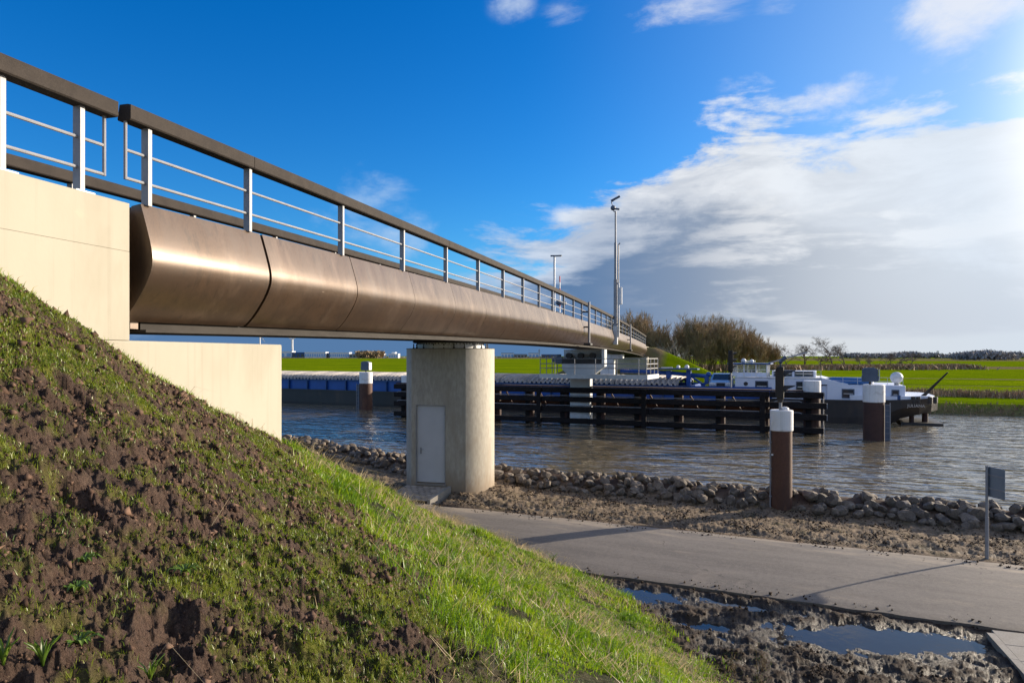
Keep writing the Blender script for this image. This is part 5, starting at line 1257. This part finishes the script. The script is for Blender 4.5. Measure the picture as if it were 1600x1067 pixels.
# single weeds one can pick out
WEEDS = [(-1.47, 3.07, 14, .075, 'rosette', 'green leaf rosette alone in bare soil at mid slope'),
    (-1.62, 2.55, 12, .055, 'rosette', 'small pale rosette left of the bigger mid slope rosette'),
    (-1.45, 2.29, 13, .065, 'rosette', 'bright green rosette beside a dark hollow in the soil'),
    (-1.45, 2.11, 11, .085, 'tuft', 'spiky green grass tuft below the dark hollow at lower left'),
    (-1.52, 2.04, 9, .075, 'tuft', 'pale rooted grass tuft at the left edge of the picture'),
    (-1.23, 2.32, 9, .07, 'tuft', 'little grass tuft among clods right of the spiky tuft'),
    (-1.72, 2.75, 12, .06, 'rosette', 'flat dark rosette uppermost on the left of the slope')]
def weed(x, y, n, L, kind_, label, group=None):
    z = float(ground(np.array([x]), np.array([y]))[0][0]); e = empty('weed_plant', (x, y, z), 0, label=label, cat='weed', group=group); r = random.Random(int(x*100)+int(y*10))
    for i in range(n):
        a = 2*math.pi*i/n+r.uniform(-.3, .3); l = L*r.uniform(.7, 1.2); c, q = math.cos(a), math.sin(a); mb = MB()
        if kind_ == 'rosette':
            pts = [(0, .008), (.35, .026), (.7, .034), (1, .018)]; w = [.002, .007, .009, .001]
        else: pts = [(0, 0), (.15, .45), (.35, .85), (.65, 1.1)]; w = [.004, .005, .004, .001]
        k = 1 if kind_ == 'rosette' else l
        V = []
        for (t, h), ww in zip(pts, w): V += [(c*t*l-q*ww, q*t*l+c*ww, h*k+.004), (c*t*l, q*t*l, h*k), (c*t*l+q*ww, q*t*l-c*ww, h*k+.004)]
        mb.add(V, [(3*j+b, 3*j+b+1, 3*j+b+4, 3*j+b+3) for j in range(3) for b in (0, 1)])
        o = mb.build('leaf', WM, e, smooth=True); at = o.data.attributes.new('tone', 'FLOAT', 'POINT'); at.data.foreach_set('value', np.full(len(V), r.uniform(.2, .7), np.float32))
WM = leaf_material('weed_leaf', [(0, (.05, .11, .012)), (.5, (.10, .18, .015)), (1, (.20, .27, .03))])
for x, y, n, L, k, lab in WEEDS: weed(x, y, n, L, k, lab)
DM = material('dry_stalks', (.20, .13, .06), (.13, .085, .04), .9, scale=5)
def dry_weed(x, y, h, seed, label, green=.3):
    z = float(ground(np.array([x]), np.array([y]))[0][0]); e = empty('dry_weed', (x, y, z), 0, label=label, cat='weed', group='dry weeds at the foot of the slope'); r = random.Random(seed); mb = MB(); lf = MB()
    for k in range(7):
        a = r.uniform(0, 6.28); l = h*r.uniform(.5, 1.1); d = Vector((math.cos(a)*.35, math.sin(a)*.35, 1)); p = Vector((r.gauss(0, .05), r.gauss(0, .05), -.02)); pts = [p]
        for j in range(4): d = (d+Vector((r.gauss(0, .12), r.gauss(0, .12), 0))).normalized(); p = p+d*l/4; pts.append(p)
        mb.tube(pts, [.005, .004, .0035, .003, .002], 4)
        for j in range(5):
            b = pts[r.randint(1, 4)]; d2 = Vector((r.gauss(0, 1), r.gauss(0, 1), r.uniform(.2, 1))).normalized(); q = b+d2*h*.22; mb.tube([b, q], [.0025, .0015], 3)
            for m_ in range(2): c = q+Vector((r.gauss(0, .02), r.gauss(0, .02), r.gauss(0, .02))); lf.add([c, c+Vector((.018, .006, .012)), c+Vector((.004, .02, -.006))], [(0, 1, 2)])
    mb.build('stalks', DM, e); o = lf.build('leaves', WM, e); at = o.data.attributes.new('tone', 'FLOAT', 'POINT'); at.data.foreach_set('value', np.random.default_rng(seed).uniform(.3, 1, len(lf.v)).astype(np.float32))
for i, (x, y, h, lab) in enumerate(((3.55, 9.75, .42, 'dry branching weed farthest right at the slope foot'), (3.05, 9.5, .38, 'dry weed with yellowish leaves beside the grass edge'), (2.65, 9.0, .30, 'low dry weed among the grass at the bottom edge'), (3.3, 9.05, .30, 'small dry weed in the mud near the bottom edge'), (2.35, 10.6, .26, 'thin dry stalks at the grass edge by the small puddle'))): dry_weed(x, y, h, 400+i, lab)
weed(.86, 14.35, 26, .16, 'tuft', 'single grass tuft standing at the near path edge')
# crumbs of soil
def crumbs(name, X, Y, Z, size, mat, label):
    n = len(X); g = np.random.default_rng(77); b = np.array([(1, 0, 0), (-.5, .87, 0), (-.5, -.87, 0), (0, 0, .8), (0, 0, -.6)])
    v = b[None]*(1+.35*g.normal(0, 1, (n, 5, 1)).clip(-1.5, 1.5))*size[:, None, None]
    a = g.uniform(0, 6.28, n); c, s__ = np.cos(a)[:, None], np.sin(a)[:, None]; x = v[..., 0]*c-v[..., 1]*s__; y = v[..., 0]*s__+v[..., 1]*c
    t = g.uniform(-1, 1, n)[:, None]; z = v[..., 2]*np.cos(t)+x*np.sin(t); x = x*np.cos(t)-v[..., 2]*np.sin(t)
    P = np.stack([x+X[:, None], y+Y[:, None], z+Z[:, None]], -1).reshape(-1, 3)
    F = np.array([(0, 1, 3), (1, 2, 3), (2, 0, 3), (1, 0, 4), (2, 1, 4), (0, 2, 4)]); L = (F[None]+(np.arange(n)*5)[:, None, None]).reshape(-1).astype(np.int32)
    me = bpy.data.meshes.new(name); me.vertices.add(5*n); me.vertices.foreach_set('co', P.reshape(-1).astype(np.float32)); me.loops.add(len(L)); me.polygons.add(6*n)
    me.loops.foreach_set('vertex_index', L); me.polygons.foreach_set('loop_start', np.arange(0, 18*n, 3, dtype=np.int32)); me.materials.append(mat); me.update(calc_edges=True)
    return tag(inst(name, me), label, kind='stuff')
M['crumb'] = material('soil_crumbs', (.115, .072, .051), (.062, .039, .029), .95, scale=14, spec=.1, island=.45)
M['mudcrumb'] = material('mud_crumbs', (.065, .046, .033), (.035, .026, .020), .9, scale=14, spec=.1, island=.4)
X, Y, f = sample(170000, -6, 2.5, 1.2, 13, lambda X, Y, f: f[5]*np.clip(5/(np.hypot(X, Y)+.5), .25, 1)*(np.abs(X/Y) < .95)*np.clip(.55+.8*fbm(X, Y, 1.5, 2, 561), .1, 1))
n = len(X); crumbs('soil_crumbs', X, Y, f[0]+.002, np.exp(rng.normal(-4.85, .6, n)).clip(.003, .035)*np.clip(np.hypot(X, Y)/4, .6, 1.4), M['crumb'], 'loose crumbs of dark soil on the slope')
X, Y, f = sample(160000, -12, 14, 7, 23, lambda X, Y, f: np.clip(f[3]+f[4]+.35*np.exp(-((f[7]-VF+.1)/.28)**2)+.25*np.exp(-((f[7]-VN-.1)/.25)**2), 0, 1)*(1-np.clip(f[9]*1.5, 0, 1))*(np.abs(X/Y) < .9)*np.clip(.3+1.0*fbm(X, Y, 1.2, 3, 571), .03, 1))
n = len(X); crumbs('mud_crumbs', X, Y, np.where((f[7] > VN+.05) & (f[7] < VF-.05), np.maximum(f[0], .025), f[0])+.003, np.exp(rng.normal(-4.1, .5, n)).clip(.008, .05), M['mudcrumb'], 'loose crumbs of mud beside the cycle path')
